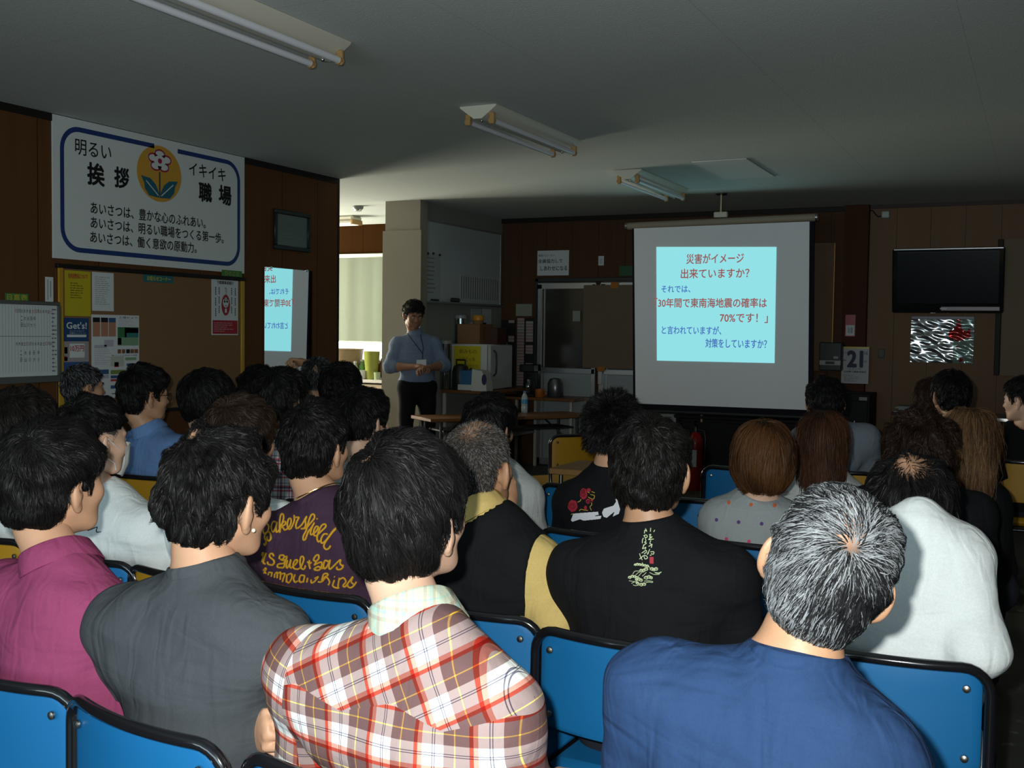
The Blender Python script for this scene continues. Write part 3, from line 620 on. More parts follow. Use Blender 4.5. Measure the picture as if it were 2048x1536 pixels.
# ------------------------------------------------------------------ flat things on walls
PAPER = mat('white_paper', (.62, .66, .67), .8, .2); INK = mat('black_ink', (.012, .012, .014), .6, .2); REDI = mat('red_ink', (.42, .03, .035), .6); BLUEI = mat('navy_ink', (.012, .035, .17), .5)
SIGNW = mat('sign_white', (.66, .70, .69), .45, .4); YELP = mat('yellow_paper', (.50, .42, .012), .7); GREYI = mat('grey_ink', (.16, .17, .19), .7)
OL = A([LX, 0, 0]); 
def wl(px, py): P_ = at(px, py, 0, LX); return P_[1], P_[2]
def flat(name, label, cat, plane, box, m, thick=.003, gap=.001, parent=None, mb=None, group=None, skew=0):
    """a sheet on a wall: plane 'L' (left wall), 'F' (front wall), 'S' (side wall) or (origin, ux, uz)"""
    O, ux, uz = PL[plane] if isinstance(plane, str) else plane; nn = np.cross(ux, uz); u0, v0, u1, v1 = box
    mb = mb or MB(); q = [O+ux*a+uz*b+nn*(gap+thick) for a, b in ((u0, v0), (u1, v0+skew), (u1, v1+skew), (u0, v1))]; mb.sheet(q, thick, nn)
    o = mb.build(name, m, parent, smooth=False)
    if label: tag(o, label, cat, group)
    return o
PL = {'L': (A([LX, 0, 0]), Y_, Z_), 'F': (A([0, FY, 0]), X_, Z_), 'S': (A([SWX, 0, 0]), Y_, Z_)}
def letters(name, parent, plane, items, mats, off=.005):
    O, ux, uz = PL[plane] if isinstance(plane, str) else plane; mb = MB()
    for it in items:
        fit_text(mb, it[0], O, ux, uz, it[1], it[2] if len(it) > 2 else 0, off=off, **(it[3] if len(it) > 3 else {}))
    return mb.build(name, mats, parent, smooth=False)
def poly_on(mb, plane, pts, mi=0, off=.0045):
    O, ux, uz = PL[plane] if isinstance(plane, str) else plane; nn = np.cross(ux, uz); mb.add([O+ux*a+uz*b+nn*off for a, b in pts], [tuple(range(len(pts)))], mi)
def rect_on(mb, plane, u0, v0, u1, v1, mi=0, off=.0045): poly_on(mb, plane, [(u0, v0), (u1, v0), (u1, v1), (u0, v1)], mi, off)
def ring(cu, cv, ru, rv, n=32, a0=0, a1=2*math.pi): return [(cu+ru*math.cos(a0+(a1-a0)*k/n), cv+rv*math.sin(a0+(a1-a0)*k/n)) for k in range(n)]
def stroke_on(mb, plane, pts, wd, mi=0, off=.0045, closed=False):
    P_ = A(pts, float); T = (np.roll(P_, -1, 0)-np.roll(P_, 1, 0)) if closed else np.gradient(P_, axis=0); T /= np.linalg.norm(T, axis=1)[:, None]+1e-9; N = np.stack([-T[:, 1], T[:, 0]], 1)*wd/2
    O, ux, uz = PL[plane] if isinstance(plane, str) else plane; nn = np.cross(ux, uz); k = len(P_); L_, R_ = P_+N, P_-N
    V = [O+ux*a+uz*b+nn*off for a, b in np.concatenate([L_, R_])]; mb.add(V, [(i, k+i, k+(i+1) % k, (i+1) % k) for i in range(k if closed else k-1)], mi)
# the big greeting sign; its own sheet coordinates: u along the wall, v up
u0, v0, u1, v1 = 4.612, 1.866, 6.330, 2.716
sg = flat('greeting_sign', 'large white sign with navy border and a flower, high on the left wall', 'sign', 'L', (u0, v0, u1, v1), SIGNW, .012)
def S(px, py):                      # from the sign seen square-on, 0..1
    return u0+(u1-u0)*px, v1-(v1-v0)*py
mb = MB(); bw = .030
def rrect(a, b, c, d, r):
    out = []
    for cx_, cy_, s in ((c-r, d-r, 0), (a+r, d-r, 1), (a+r, b+r, 2), (c-r, b+r, 3)): out += [(cx_+r*math.cos(math.pi/2*(s+k/8)), cy_+r*math.sin(math.pi/2*(s+k/8))) for k in range(9)]
    return out
B0 = rrect(u0+.065, v0+.06, u1-.065, v1-.06, .13); gapl, gapr = S(.475, 0)[0], S(.60, 0)[0]
i0 = [(gapr, v1-.06)]+B0+[]; k_ = [q for q in range(len(B0))]
path = [(gapr, v1-.06)]+B0[0:9]; pts = [(gapr, v1-.06)]+B0[:9][::-1]+B0[27:36][::-1]+B0[18:27][::-1]+B0[9:18][::-1]+[(gapl, v1-.06)]
stroke_on(mb, 'L', pts, bw, 0, .0145); mb.build('border', BLUEI, sg, smooth=False)
mb = MB(); fc = wl(316, 348); EW, EH = .1995, .185
EW = (wl(360.6, 350)[0]-wl(271.7, 345)[0])/2
poly_on(mb, 'L', ring(*fc, EW, EH, 48), 0, .0145)
ex, ey = EW/.118, EH/.215; fq = lambda a, b: (fc[0]+a*ex, fc[1]+b*ey)
for k in range(5): a = math.pi/2+k*2*math.pi/5; poly_on(mb, 'L', ring(*fq(.036*math.cos(a), .098+.052*math.sin(a)), .031*ex, .037*ey), 1, .0155)
for k in range(5): a = math.pi/2+k*2*math.pi/5; stroke_on(mb, 'L', ring(*fq(.036*math.cos(a), .098+.052*math.sin(a)), .026*ex, .032*ey, 22, a-1.9, a+2.0), .011, 2, .0165)
poly_on(mb, 'L', ring(*fq(0, .098), .032*ex, .040*ey), 1, .0160); poly_on(mb, 'L', ring(*fq(0, .098), .011*ex, .020*ey), 2, .0175)
stroke_on(mb, 'L', [fq(0, .015), fq(0, -.165)], .012, 3, .0155)
for s in (-1, 1):
    lf = [fq(0, -.185), fq(s*.055, -.178), fq(s*.078, -.13), fq(s*.082, -.085), fq(s*.098, -.035), fq(s*.050, -.045), fq(s*.022, -.085), fq(s*.006, -.14)]
    poly_on(mb, 'L', lf if s > 0 else lf[::-1], 4, .0160); stroke_on(mb, 'L', [fq(s*.008, -.168), fq(s*.042, -.115), fq(s*.072, -.068)], .007, 1, .0168)
mb.build('flower_emblem', [mat('emblem_orange', (.62, .32, .035), .5), SIGNW, mat('emblem_crimson', (.36, .015, .05), .5), mat('stem_dark', (.03, .05, .06), .5), mat('leaf_teal', (.012, .115, .17), .5)], sg, smooth=False)
def SB(x0, yc0, x1, yc1, h): a = wl(x0, yc0); b = wl(x1, yc1); xm, ym = (x0+x1)/2, (yc0+yc1)/2; hh = (wl(xm, ym-h/2)[1]-wl(xm, ym+h/2)[1])/2; vm = (a[1]+b[1])/2; return (a[0], vm-hh, b[0], vm+hh)
BD = dict(bold=.035)
letters('lettering', sg, 'L', [('明るい', SB(147, 296, 219, 304, 31), 0, dict(bold=.008)), ('挨', SB(172, 349, 205, 349, 43), 0, BD), ('拶', SB(226, 356, 254, 356, 40), 0, BD), ('イキイキ', SB(375, 339, 448, 349, 25), 0, dict(bold=.012)),
    ('職', SB(395, 385, 420, 385, 37), 0, BD), ('場', SB(435, 391, 459, 391, 37), 0, BD), ('あいさつは、豊かな心のふれあい。', SB(178, 419, 408, 443, 22), 0, dict(bold=.014)), ('あいさつは、明るい職場をつくる第一歩。', SB(178, 448, 444, 474, 22), 0, dict(bold=.014)), ('あいさつは、働く意欲の原動力。', SB(177, 476, 390, 494, 22), 0, dict(bold=.014))], INK, .0145)
# notice board with its papers
bu0, bv0, bu1, bv1 = 4.640, .905, 6.325, 1.822; nb = thing('notice_board', 'wide brown notice board with yellow side rails below the greeting sign', 'notice board', (LX, (bu0+bu1)/2, bv0))
PB = (A([0, -(bu0+bu1)/2, -bv0]), Y_, Z_)
flat('board_panel', None, None, PB, (bu0, bv0, bu1, bv1), mat('brown_pinboard', (.215, .125, .062), .9, .1, var=.12, vscale=120), .012, .0, nb)
YWOOD = mat('yellow_varnished_wood', (.46, .26, .02), .45, .4, var=.1); 
MB().box((.012, bu0+.018-(bu0+bu1)/2, (bv1-bv0)/2), (.024, .036, bv1-bv0), ch=.004).build('side_rail', YWOOD, nb); MB().box((.012, bu1-.018-(bu0+bu1)/2, (bv1-bv0)/2), (.024, .036, bv1-bv0), ch=.004).build('side_rail', YWOOD, nb)
MB().box((.013, 0, bv1-bv0), (.028, bu1-bu0+.02, .028), ch=.004).build('top_rail', TRIM, nb); MB().box((.013, 0, 0), (.026, bu1-bu0+.02, .022), ch=.004).build('bottom_rail', TRIM, nb)
G_ = .013
def Lbox(x0, y0, x1, y1):
    a = wl(x0, (y0+y1)/2); b = wl(x1, (y0+y1)/2); t0 = wl((x0+x1)/2, y0)[1]; t1 = wl((x0+x1)/2, y1)[1]; return (a[0], t1, b[0], t0)
def sub(b, a0, c0, a1, c1): return (b[0]+(b[2]-b[0])*a0, b[3]-(b[3]-b[1])*c1, b[0]+(b[2]-b[0])*a1, b[3]-(b[3]-b[1])*c0)
def lines(mb, plane, b, rows, mi=0, seed=0, wd=.0035, off=.0045, fill=.9):
    r = np.random.default_rng(seed)
    for k in range(rows):
        v = b[3]-(b[3]-b[1])*(k+.5)/rows; u = b[0]; e = b[0]+(b[2]-b[0])*r.uniform(.5, 1)*fill
        while u < e: q = r.uniform(.01, .04); rect_on(mb, plane, u, v-wd, min(u+q, e), v+wd, mi, off); u += q+.006
bx = Lbox(126, 542, 178, 632); ys = flat('yellow_notice', 'bright yellow notice sheet pinned at the top left of the notice board', 'notice', 'L', bx, YELP, .002, G_)
letters('lettering', ys, 'L', [('社内活性化について', sub(bx, .12, .06, .86, .17), 0, dict(bold=.02))], REDI, G_+.004); mb = MB(); lines(mb, 'L', sub(bx, .2, .25, .85, .62), 7, 0, 3, .0022, G_+.004); mb.build('text_lines', mat('brown_ink', (.12, .07, .01), .7), ys, smooth=False)
bx = Lbox(181, 545, 224, 622); ws = flat('white_notice', 'white typed sheet beside the yellow notice', 'notice', 'L', bx, PAPER, .002, G_); mb = MB(); lines(mb, 'L', sub(bx, .12, .1, .9, .85), 14, 0, 4, .0012, G_+.004); mb.build('text_lines', GREYI, ws, smooth=False)
bx = Lbox(124, 636, 174, 822); gp = flat('campaign_poster', 'navy blue campaign poster with large white letters on the notice board', 'poster', 'L', bx, mat('poster_navy', (.015, .055, .16), .5), .002, G_)
mb = MB(); rect_on(mb, 'L', *sub(bx, .0, .25, 1, .47), 0, G_+.0035); rect_on(mb, 'L', *sub(bx, .22, .275, .82, .425), 1, G_+.0045); rect_on(mb, 'L', *sub(bx, .12, .178, .9, .205), 1, G_+.004); rect_on(mb, 'L', *sub(bx, .0, .47, 1, .60), 2, G_+.0035)
for k, (a, c, d, e, q) in enumerate([(0, .60, 1, .63, 3), (0, .63, .5, .73, 4), (.5, .63, 1, .73, 1), (0, .73, 1, .80, 5), (0, .80, 1, .88, 1), (0, .88, 1, .97, 5)]): rect_on(mb, 'L', *sub(bx, a, c, d, e), q, G_+.0038)
poly_on(mb, 'L', ring((bx[0]+(bx[2]-bx[0])*.8), bx[3]-(bx[3]-bx[1])*.515, .03, .018), 1, G_+.0045)
for k in range(7): a = rng.uniform(0, .85); c = rng.uniform(.26, .44); rect_on(mb, 'L', *sub(bx, a if not .15 < a < .8 else .02, c, (a if not .15 < a < .8 else .02)+.12, c+.04), [3, 4, 6][k % 3], G_+.004)
mb.build('pictures', [mat('print_pinkgrey', (.33, .30, .30)), PAPER, mat('print_blue', (.03, .09, .22)), REDI, mat('print_sand', (.45, .38, .22)), mat('print_green', (.10, .22, .05)), INK], gp, smooth=False)
letters('lettering', gp, 'L', [("Get's!", sub(bx, .10, .045, .90, .115), 0, dict(bold=.03)), ('メンバーになって', sub(bx, .22, .130, .80, .147)), ('応募キャンペーン', sub(bx, .22, .153, .86, .172)), ('10万円', sub(bx, .25, .295, .78, .358), 1, dict(bold=.02))], [PAPER, REDI], G_+.0062)
bx = Lbox(180, 630, 275, 795); ip = flat('newsletter_poster', 'large newsletter sheet of small pictures in the middle left of the notice board', 'poster', 'L', bx, PAPER, .002, G_)
mb = MB(); M_ = [mat('print_salmon', (.42, .20, .12)), INK, mat('print_deep_green', (.04, .16, .05)), mat('print_teal', (.03, .17, .17)), mat('print_pale_green', (.20, .34, .20)), mat('print_brown', (.20, .08, .03)), mat('print_lilac', (.42, .42, .50)), mat('print_blue', (.03, .09, .22)), mat('print_moss', (.18, .26, .06)), REDI, mat('print_pale', (.45, .50, .42))]
for a, c, d, e, q in [(.02, .09, .165, .26, 0), (.185, .09, .33, .26, 0), (.345, .09, .49, .26, 0), (.02, .035, .165, .09, 1), (.185, .035, .33, .09, 1), (.345, .035, .49, .09, 7), (.53, .145, .98, .215, 2), (.68, .155, .98, .27, 3), (.53, .215, .72, .27, 2), (.53, .27, .98, .37, 4), (.53, .275, .61, .36, 5), (.68, .15, .79, .185, 1),
    (.05, .36, .3, .40, 6), (.25, .30, .44, .38, 6), (.53, .415, .60, .465, 5), (.62, .415, .69, .465, 5), (.71, .415, .79, .465, 1), (.80, .415, .88, .465, 5), (.89, .415, .97, .465, 5), (.38, .50, .66, .62, 10), (.69, .515, .93, .55, 4), (.46, .57, .55, .63, 9), (.72, .59, .80, .62, 7), (.08, .655, .34, .71, 7), (.38, .665, .67, .715, 8), (.08, .72, .34, .76, 6), (.38, .73, .65, .765, 7), (.38, .775, .66, .80, 9), (.38, .85, .48, .89, 7), (.72, .68, .9, .70, 1), (.40, .945, .60, .955, 1)]: rect_on(mb, 'L', *sub(bx, a, c, d, e), q, G_+.004)
lines(mb, 'L', sub(bx, .05, .41, .47, .60), 9, 6, 6, .0018, G_+.004); lines(mb, 'L', sub(bx, .55, .05, .95, .13), 4, 6, 7, .0018, G_+.004); mb.build('pictures', M_, ip, smooth=False); letters('lettering', ip, 'L', [('工場だより', sub(bx, .55, .015, .95, .042)), ('働くことの安全と健康', sub(bx, .40, .482, .95, .497))], INK, G_+.005)
bx = Lbox(283, 550, 343, 565); tg = flat('blue_ribbon_label', 'small teal ribbon-shaped label at the top of the notice board', 'label', 'L', bx, mat('label_teal', (.02, .14, .15)), .002, G_); letters('lettering', tg, 'L', [('お知らせコーナー', sub(bx, .12, .2, .9, .8), 0, dict(bold=.03))], mat('label_yellow', (.45, .42, .05)), G_+.004)
bx = Lbox(420, 557, 473, 670); dp = flat('daruma_poster', 'white and red poster with a round red doll face on the notice board', 'poster', 'L', bx, PAPER, .002, G_)
mb = MB(); rect_on(mb, 'L', *sub(bx, .03, .74, .97, .98), 0, G_+.004); c0 = ((bx[0]+bx[2])/2+.005, bx[3]-(bx[3]-bx[1])*.47); poly_on(mb, 'L', ring(*c0, .045, .075), 0, G_+.004)
poly_on(mb, 'L', ring(c0[0], c0[1]+.018, .031, .036), 1, G_+.0048)
for s in (-1, 1): poly_on(mb, 'L', ring(c0[0]+s*.013, c0[1]+.026, .008, .010), 2, G_+.0055); stroke_on(mb, 'L', [(c0[0]+s*.004, c0[1]+.043), (c0[0]+s*.024, c0[1]+.046)], .006, 2, G_+.0055)
stroke_on(mb, 'L', [(c0[0]-.012, c0[1]-.004), (c0[0]+.012, c0[1]-.004)], .005, 0, G_+.0055); rect_on(mb, 'L', c0[0]-.010, c0[1]-.055, c0[0]+.010, c0[1]-.025, 1, G_+.0048)
for a, c in ((.14, .68), (.27, .62), (.74, .62), (.88, .66)):
    for k in range(14):
        if k % 5 != 4: rect_on(mb, 'L', *sub(bx, a-.015, .16+k*(c-.16)/14, a+.015, .16+(k+.75)*(c-.16)/14), 2, G_+.004)
lines(mb, 'L', sub(bx, .08, .77, .9, .95), 5, 1, 9, .0012, G_+.0045)
mb.build('pictures', [mat('poster_red', (.34, .02, .03)), PAPER, INK], dp, smooth=False); letters('lettering', dp, 'L', [('下請事業者紹介', sub(bx, .18, .045, .82, .105), 0, dict(bold=.02)), ('も', sub(bx, .48, .15, .56, .20)), ('う', sub(bx, .48, .21, .56, .26)), ('で', sub(bx, .48, .27, .56, .31))], INK, G_+.0045)
bx = Lbox(440, 541, 480, 553); gl = flat('green_label', 'small green label above the right corner of the notice board', 'label', 'L', bx, mat('label_green', (.06, .20, .05)), .002, .016); letters('lettering', gl, 'L', [('ひとこと', sub(bx, .15, .15, .85, .85))], mat('label_yellow', (.45, .42, .05)), .019)
# duty roster
bx = (4.12, 1.165, 4.636, 1.600); dr = thing('duty_roster', 'white duty roster with a grey frame at the left picture edge', 'whiteboard', (LX, 4.38, 1.165)); PR_ = (A([0, -4.38, -1.165]), Y_, Z_)
flat('board_panel', None, None, PR_, bx, mat('board_white', (.60, .66, .66), .3, .5), .012, 0, dr); MB().box((.012, 0, .428), (.03, .54, .022), ch=.004).build('frame_rail', mat('frame_grey', (.09, .10, .09), .5), dr); MB().box((.012, 0, -.02), (.03, .54, .04), ch=.004).build('frame_rail', MATS['frame_grey'], dr); MB().box((.012, .267, .20), (.026, .025, .44), ch=.004).build('frame_rail', MATS['frame_grey'], dr)
mb = MB()
for k in range(24): u = 4.13+k*.0205; rect_on(mb, PR_, u, 1.19, u+.0012, 1.578, 0, .0135)
rect_on(mb, PR_, 4.13, 1.396, 4.59, 1.399, 0, .0135); lines(mb, PR_, (4.595, 1.18, 4.635, 1.57), 16, 0, 5, .004, .0135)
mb.build('ruled_grid', GREYI, dr, smooth=False)
it = []
dy_ = '日月火水木金土日月火水木金土'
for k in range(14): it += [(dy_[k], (4.345+k*.0187-.005, 1.535, 4.345+k*.0187+.010, 1.556), 1 if k in (0, 6, 7, 13) else 0), (dy_[(k+3) % 14], (4.345+k*.0187-.005, 1.345, 4.345+k*.0187+.010, 1.366), 1 if (k+3) % 7 == 0 else 0)]
for k, ch in enumerate('二木谷長中田山川大小'): it += [(ch, (4.376+(k % 5)*.022, 1.49-(k//5)*.038, 4.376+(k % 5)*.022+.014, 1.515-(k//5)*.038)), (ch, (4.37+(k % 5)*.03, 1.29-(k//5)*.04, 4.37+(k % 5)*.03+.014, 1.315-(k//5)*.04))]
letters('lettering', dr, PR_, it, [INK, REDI], .0138)
bx = Lbox(10, 587, 56, 602); gl = flat('green_name_strip', 'green name strip with yellow characters above the duty roster', 'label', 'L', bx, mat('label_green', (.06, .20, .05)), .003, .001); letters('lettering', gl, 'L', [('日直表', sub(bx, .06, .12, .94, .88), 0, dict(bold=.02))], mat('label_yellow', (.45, .42, .05)), .006)
bx = Lbox(90, 554, 106, 605); wp = flat('white_strip', 'narrow white paper strip left of the notice board', 'notice', 'L', bx, PAPER, .002); mb = MB(); rect_on(mb, 'L', *sub(bx, .25, .1, .32, .9)); rect_on(mb, 'L', *sub(bx, .6, .15, .68, .8)); mb.build('text_lines', GREYI, wp, smooth=False)
# framed certificate and mirror
MIRROR_TURN = math.radians(-.8)
fr = thing('framed_certificate', 'small dark framed certificate above the wall mirror', 'picture', (LX, 6.895, 2.08)); mb = MB()
for c, d in (((.014, 0, .285), (.028, .45, .035)), ((.014, 0, .012), (.028, .45, .035)), ((.014, -.208, .148), (.028, .035, .24)), ((.014, .208, .148), (.028, .035, .24))): mb.box(c, d, ch=.006)
mb.build('frame', mat('dark_green_frame', (.012, .017, .014), .4), fr); sh = MB().box((.008, 0, .148), (.010, .39, .25)).build('certificate', mat('certificate_paper', (.12, .17, .15), .25, .5), fr); mb = MB(); lines(mb, (A([.0, 0, 0]), Y_, Z_), (-.14, .07, .15, .22), 5, 0, 12, .003, .0145); mb.build('text_lines', GREYI, fr, smooth=False)
mi = thing('wall_mirror', 'tall frameless wall mirror reflecting the projected slide', 'mirror', (LX+.004, 6.855, 1.13), MIRROR_TURN); MB().box((.006, 0, .40), (.010, .55, .77)).build('mirror_backing', BLACKP, mi)
MB().sheet([(.0125, -.292, 0), (.0125, .292, 0), (.0125, .292, .80), (.0125, -.292, .80)], .0014, X_).build('mirror_glass', mat('silvered_glass', (.86, .90, .90), .0, .5, metal=1.0), mi, smooth=False)
mb = MB()
for u, v in ((-.22, .80), (.22, .80), (-.22, 0), (.22, 0)): mb.box((.012, u, v), (.016, .03, .016), ch=.003)
mb.build('clip', STEEL, mi)
# ceiling: lamps, hatch, sensor
TUBE = mat('unlit_tube_glass', (.74, .76, .82), .25, .5); ENAMEL = mat('lamp_enamel', (.62, .60, .50), .4, .4); TAN = mat('tan_lamp_holder', (.40, .24, .09), .5)
def light(x, y0, y1, label):
    t = thing('fluorescent_lamp', label, 'ceiling lamp', (x, (y0+y1)/2, CZ), 0, 'twin tube lamps on the ceiling'); L = (y1-y0)/2
    mb = MB(); mb.add([(sx*a, sy*L, z) for sy in (-1, 1) for sx, a, z in ((-1, .115, -.002), (-1, .112, -.012), (-1, .025, -.075), (1, .025, -.075), (1, .112, -.012), (1, .115, -.002))], [(0, 1, 7, 6), (1, 2, 8, 7), (2, 3, 9, 8), (3, 4, 10, 9), (4, 5, 11, 10), (5, 0, 6, 11), (5, 4, 3, 2, 1, 0), (6, 7, 8, 9, 10, 11)]); mb.build('reflector', ENAMEL, t)
    for s in (-1, 1):
        q = MB().tube([(s*.075, -L+.045, -.085), (s*.075, L-.045, -.085)], .0155, 14).build('tube', TUBE, t)
        for e in (-1, 1): MB().box((s*.075, e*(L-.028), -.072), (.034, .022, .066), ch=.006).tube([(s*.075, e*(L-.045), -.085), (s*.075, e*(L-.018), -.085)], .0185, 12).build('lamp_holder', TAN, t)
    for e in (-1, 1): MB().ell((0, e*(L-.05), -.079), (.010, .010, .008), 10).build('cap_nut', STEEL, t)
light(-2.87, 2.76, 3.99, 'nearest twin tube ceiling lamp, cut by the top picture edge'); light(-2.86, 5.37, 6.60, 'middle twin tube ceiling lamp over the audience'); light(-2.90, 7.89, 9.12, 'twin tube ceiling lamp closest to the projection screen')
tag(MB().box((-2.13, 8.16, CZ-.004), (.40, .93, .008), ch=.002).build('ceiling_patch', mat('patch_board', (.66, .70, .68), .8)), 'pale rectangular cover panel on the ceiling above the screen', 'panel')
k0 = at(716, 412, 2, CZ); sm = thing('smoke_detector', 'small grey smoke detector on the bright kitchen ceiling', 'smoke detector', (k0[0], k0[1], CZ)); MB().lathe((0, 0, 0), [(.055, 0), (.055, -.02), (.045, -.035)][::-1], 20).build('base', mat('detector_grey', (.16, .18, .18), .4), sm); MB().lathe((0, 0, 0), [(.02, -.055), (.035, -.05), (.04, -.034)], 16).build('sensor', STEEL, sm)
k1 = at(695, 447, 2, CZ-.08); kl = thing('kitchen_lamp', 'twin tube ceiling lamp in the kitchen, half hidden by the wall corner', 'ceiling lamp', (k1[0]-.42, k1[1], CZ)); MB().box((0, 0, -.03), (1.1, .20, .06), ch=.02).build('reflector', ENAMEL, kl)
for s in (-1, 1): MB().tube([(-.52, s*.07, -.085), (.52, s*.07, -.085)], .015, 12).build('tube', TUBE, kl)
MB().box((.54, 0, -.07), (.03, .2, .05), ch=.006).build('lamp_holder', TAN, kl)
# ------------------------------------------------------------------ projection screen
SY = 9.50; ps = thing('projection_screen', 'white pull-down projection screen hung from the ceiling showing a slide', 'screen', (-2.62, SY, .78)); PSO = A([-2.62, SY, .78])
def sq(px, py, y=SY): P_ = at(px, py, 1, y); return P_[0]-PSO[0], P_[2]-PSO[2]
a = sq(1254, 452); b2 = sq(1630, 434); MB().tube([(a[0], .03, a[1]), (b2[0], .03, b2[1])], .034, 16).build('screen_casing', mat('casing_beige', (.30, .26, .19), .5, .3), ps)
for q, s in ((a, -1), (b2, 1)): MB().tube([(q[0], .03, q[1]), (q[0]+s*.02, .03, q[1])], .038, 14).build('end_cap', STEEL, ps)
tl, tr_, br, bl = sq(1268, 457), sq(1619, 443), sq(1616, 820), sq(1271, 807)
def quad(name, pts, y, m, th=.002): return MB().sheet([(p_[0], y, p_[1]) for p_ in pts], th, -Y_).build(name, m, ps, smooth=False)
quad('fabric', [bl, br, tr_, tl], 0, mat('screen_matte_white', (.80, .83, .87), .9, .1, var=.02, vscale=200))
BK = mat('screen_black_border', (.010, .010, .016), .8, .1)
quad('black_border', [(br[0], br[1]-.055), (br[0]+.040, br[1]-.055), (tr_[0]+.040, tr_[1]), (tr_[0], tr_[1])], .001, BK); quad('black_border', [(bl[0]-.022, bl[1]-.05), bl, tl, (tl[0]-.018, tl[1])], .001, BK); quad('black_border', [(bl[0]-.022, bl[1]-.055), (br[0]+.04, br[1]-.055), br, bl], .001, BK)
MB().tube([(bl[0]-.02, 0, bl[1]-.065), (br[0]+.04, 0, br[1]-.065)], .016, 12).build('bottom_bar', BLACKP, ps)
zc = CZ-PSO[2]; po = sq(1440, 430); MB().tube([(po[0], .03, po[1]+.02), (po[0], .03, zc)], .011, 12).build('hanging_rod', mat('brass_rod', (.45, .38, .25), .35, .5, metal=.7), ps); MB().lathe((po[0], .03, zc-.012), [(.05, 0), (.05, .012)], 18).build('ceiling_plate', BLACKP, ps)
MB().box((po[0], .03, po[1]+.005), (.12, .05, .05), ch=.006).build('hanger_bracket', ENAMEL, ps)
SLIDE = mat('projected_cyan', (.02, .02, .02), .9, .0, emit=sr(150, 232, 238), es=.93); RT = mat('projected_red', (.02, .02, .02), .9, 0, emit=sr(152, 84, 84), es=.95); BT = mat('projected_blue', (.02, .02, .02), .9, 0, emit=sr(72, 110, 190), es=.95)
st = [sq(1314, 721), sq(1549, 726), sq(1553, 494), sq(1313, 494)]; sl_ = quad('projected_slide', st, -.003, SLIDE, .0008)
PS_ = (A([0, -.004, 0]), X_, Z_); mb = MB()
for body, px0, py0, px1, py1, mi_ in [('災害がイメージ', 1373, 506, 1488, 528, 0), ('出来ていますか？', 1362, 536, 1499, 557, 0), ('それでは、', 1323, 571, 1381, 585, 1), ('「30年間で東南海地震の確率は', 1310, 596, 1534, 615, 0), ('70%です！」', 1440, 627, 1536, 645, 0), ('と言われていますが、', 1324, 653, 1443, 668, 1), ('対策をしていますか？', 1411, 679, 1534, 695, 1)]:
    lo, hi = sq(px0, py1), sq(px1, py0); fit_text(mb, body, PS_[0], X_, Z_, (lo[0], lo[1], hi[0], hi[1]), mi_, bold=.016, off=.0008)
mb.build('slide_text', [RT, BT], sl_, smooth=False)
# ------------------------------------------------------------------ front wall and the things before it
def fw(px, py): P_ = at(px, py, 1, FY); return P_[0], P_[2]
def Fbox(x0, y0, x1, y1):
    a = fw(x0, (y0+y1)/2)[0]; b = fw(x1, (y0+y1)/2)[0]; t0 = fw((x0+x1)/2, y0)[1]; t1 = fw((x0+x1)/2, y1)[1]; return (a, t1, b, t0)
bx = Fbox(1075, 501, 1138, 551); q = flat('slogan_sheet', 'white sheet with brush writing above the sliding door', 'notice', 'F', bx, PAPER, .003)
letters('lettering', q, 'F', [('標語スローガン', sub(bx, .03, .15, .55, .24)), ('全員協力して', sub(bx, .03, .34, .80, .50), 0, dict(bold=.015)), ('しあわせになる', sub(bx, .10, .62, .95, .80), 0, dict(bold=.015))], INK)
bx = Fbox(1197, 512, 1208, 531); q = flat('door_label', 'tiny white label on the wall right of the brush-written sheet', 'label', 'F', bx, PAPER, .003); letters('lettering', q, 'F', [('出口', sub(bx, .3, .2, .7, .8))], GREYI)
bx = Fbox(1240, 532, 1290, 552); q = flat('exit_plate', 'dark green exit plate half hidden by the projection screen', 'sign', 'F', bx, mat('exit_green', (.012, .09, .035), .4), .02)
# sliding door
dx0, dz0, dx1, dz1 = -5.02, 0, -3.52, 2.055
d = thing('sliding_door', 'aluminium sliding door with dark panes left of the screen', 'door', ((dx0+dx1)/2, FY, 0)); W2 = (dx1-dx0)/2
mb = MB().box((0, -.03, dz1-.02), (dx1-dx0, .06, .045), ch=.006).box((-W2+.02, -.03, dz1/2), (.045, .06, dz1), ch=.006).box((W2-.02, -.03, dz1/2), (.045, .06, dz1), ch=.006); mb.build('door_frame', mat('dark_door_frame', (.03, .033, .032), .4, .4), d)
for s, nm in ((-1, 0), (1, 1)):
    cx = s*W2/2; y = -.045 if s < 0 else -.065; hw = W2/2-.03
    l = MB().box((cx-hw+.025, y, 1.0), (.065, .03, 1.98), ch=.005).box((cx-hw+.085, y, 1.0), (.018, .02, 1.95), ch=.003).box((cx+hw-.02, y, 1.0), (.05, .03, 1.98), ch=.005).box((cx, y, 1.97), (2*hw, .03, .07), ch=.005).box((cx, y, 1.05), (2*hw, .03, .06), ch=.005).box((cx, y, .05), (2*hw, .03, .08), ch=.005).build('door_leaf', ALU, d)
    MB().box((cx, y, 1.53), (2*hw-.04, .008, 1.0)).build('upper_pane', mat('dark_pane', (.035, .034, .028), .15, .5), l); MB().box((cx, y, .56), (2*hw-.04, .010, .98)).build('lower_panel', mat('grey_door_panel', (.31, .35, .36), .5), l)
c0, c1 = fw(1174, 571), fw(1275, 738); cb = flat('cardboard_cover', 'brown cardboard sheet covering the right pane of the sliding door', 'cardboard', 'F', (c0[0], c1[1], c1[0], c0[1]), mat('brown_cardboard', (.17, .13, .09), .9, .1, var=.08), .006, .086)
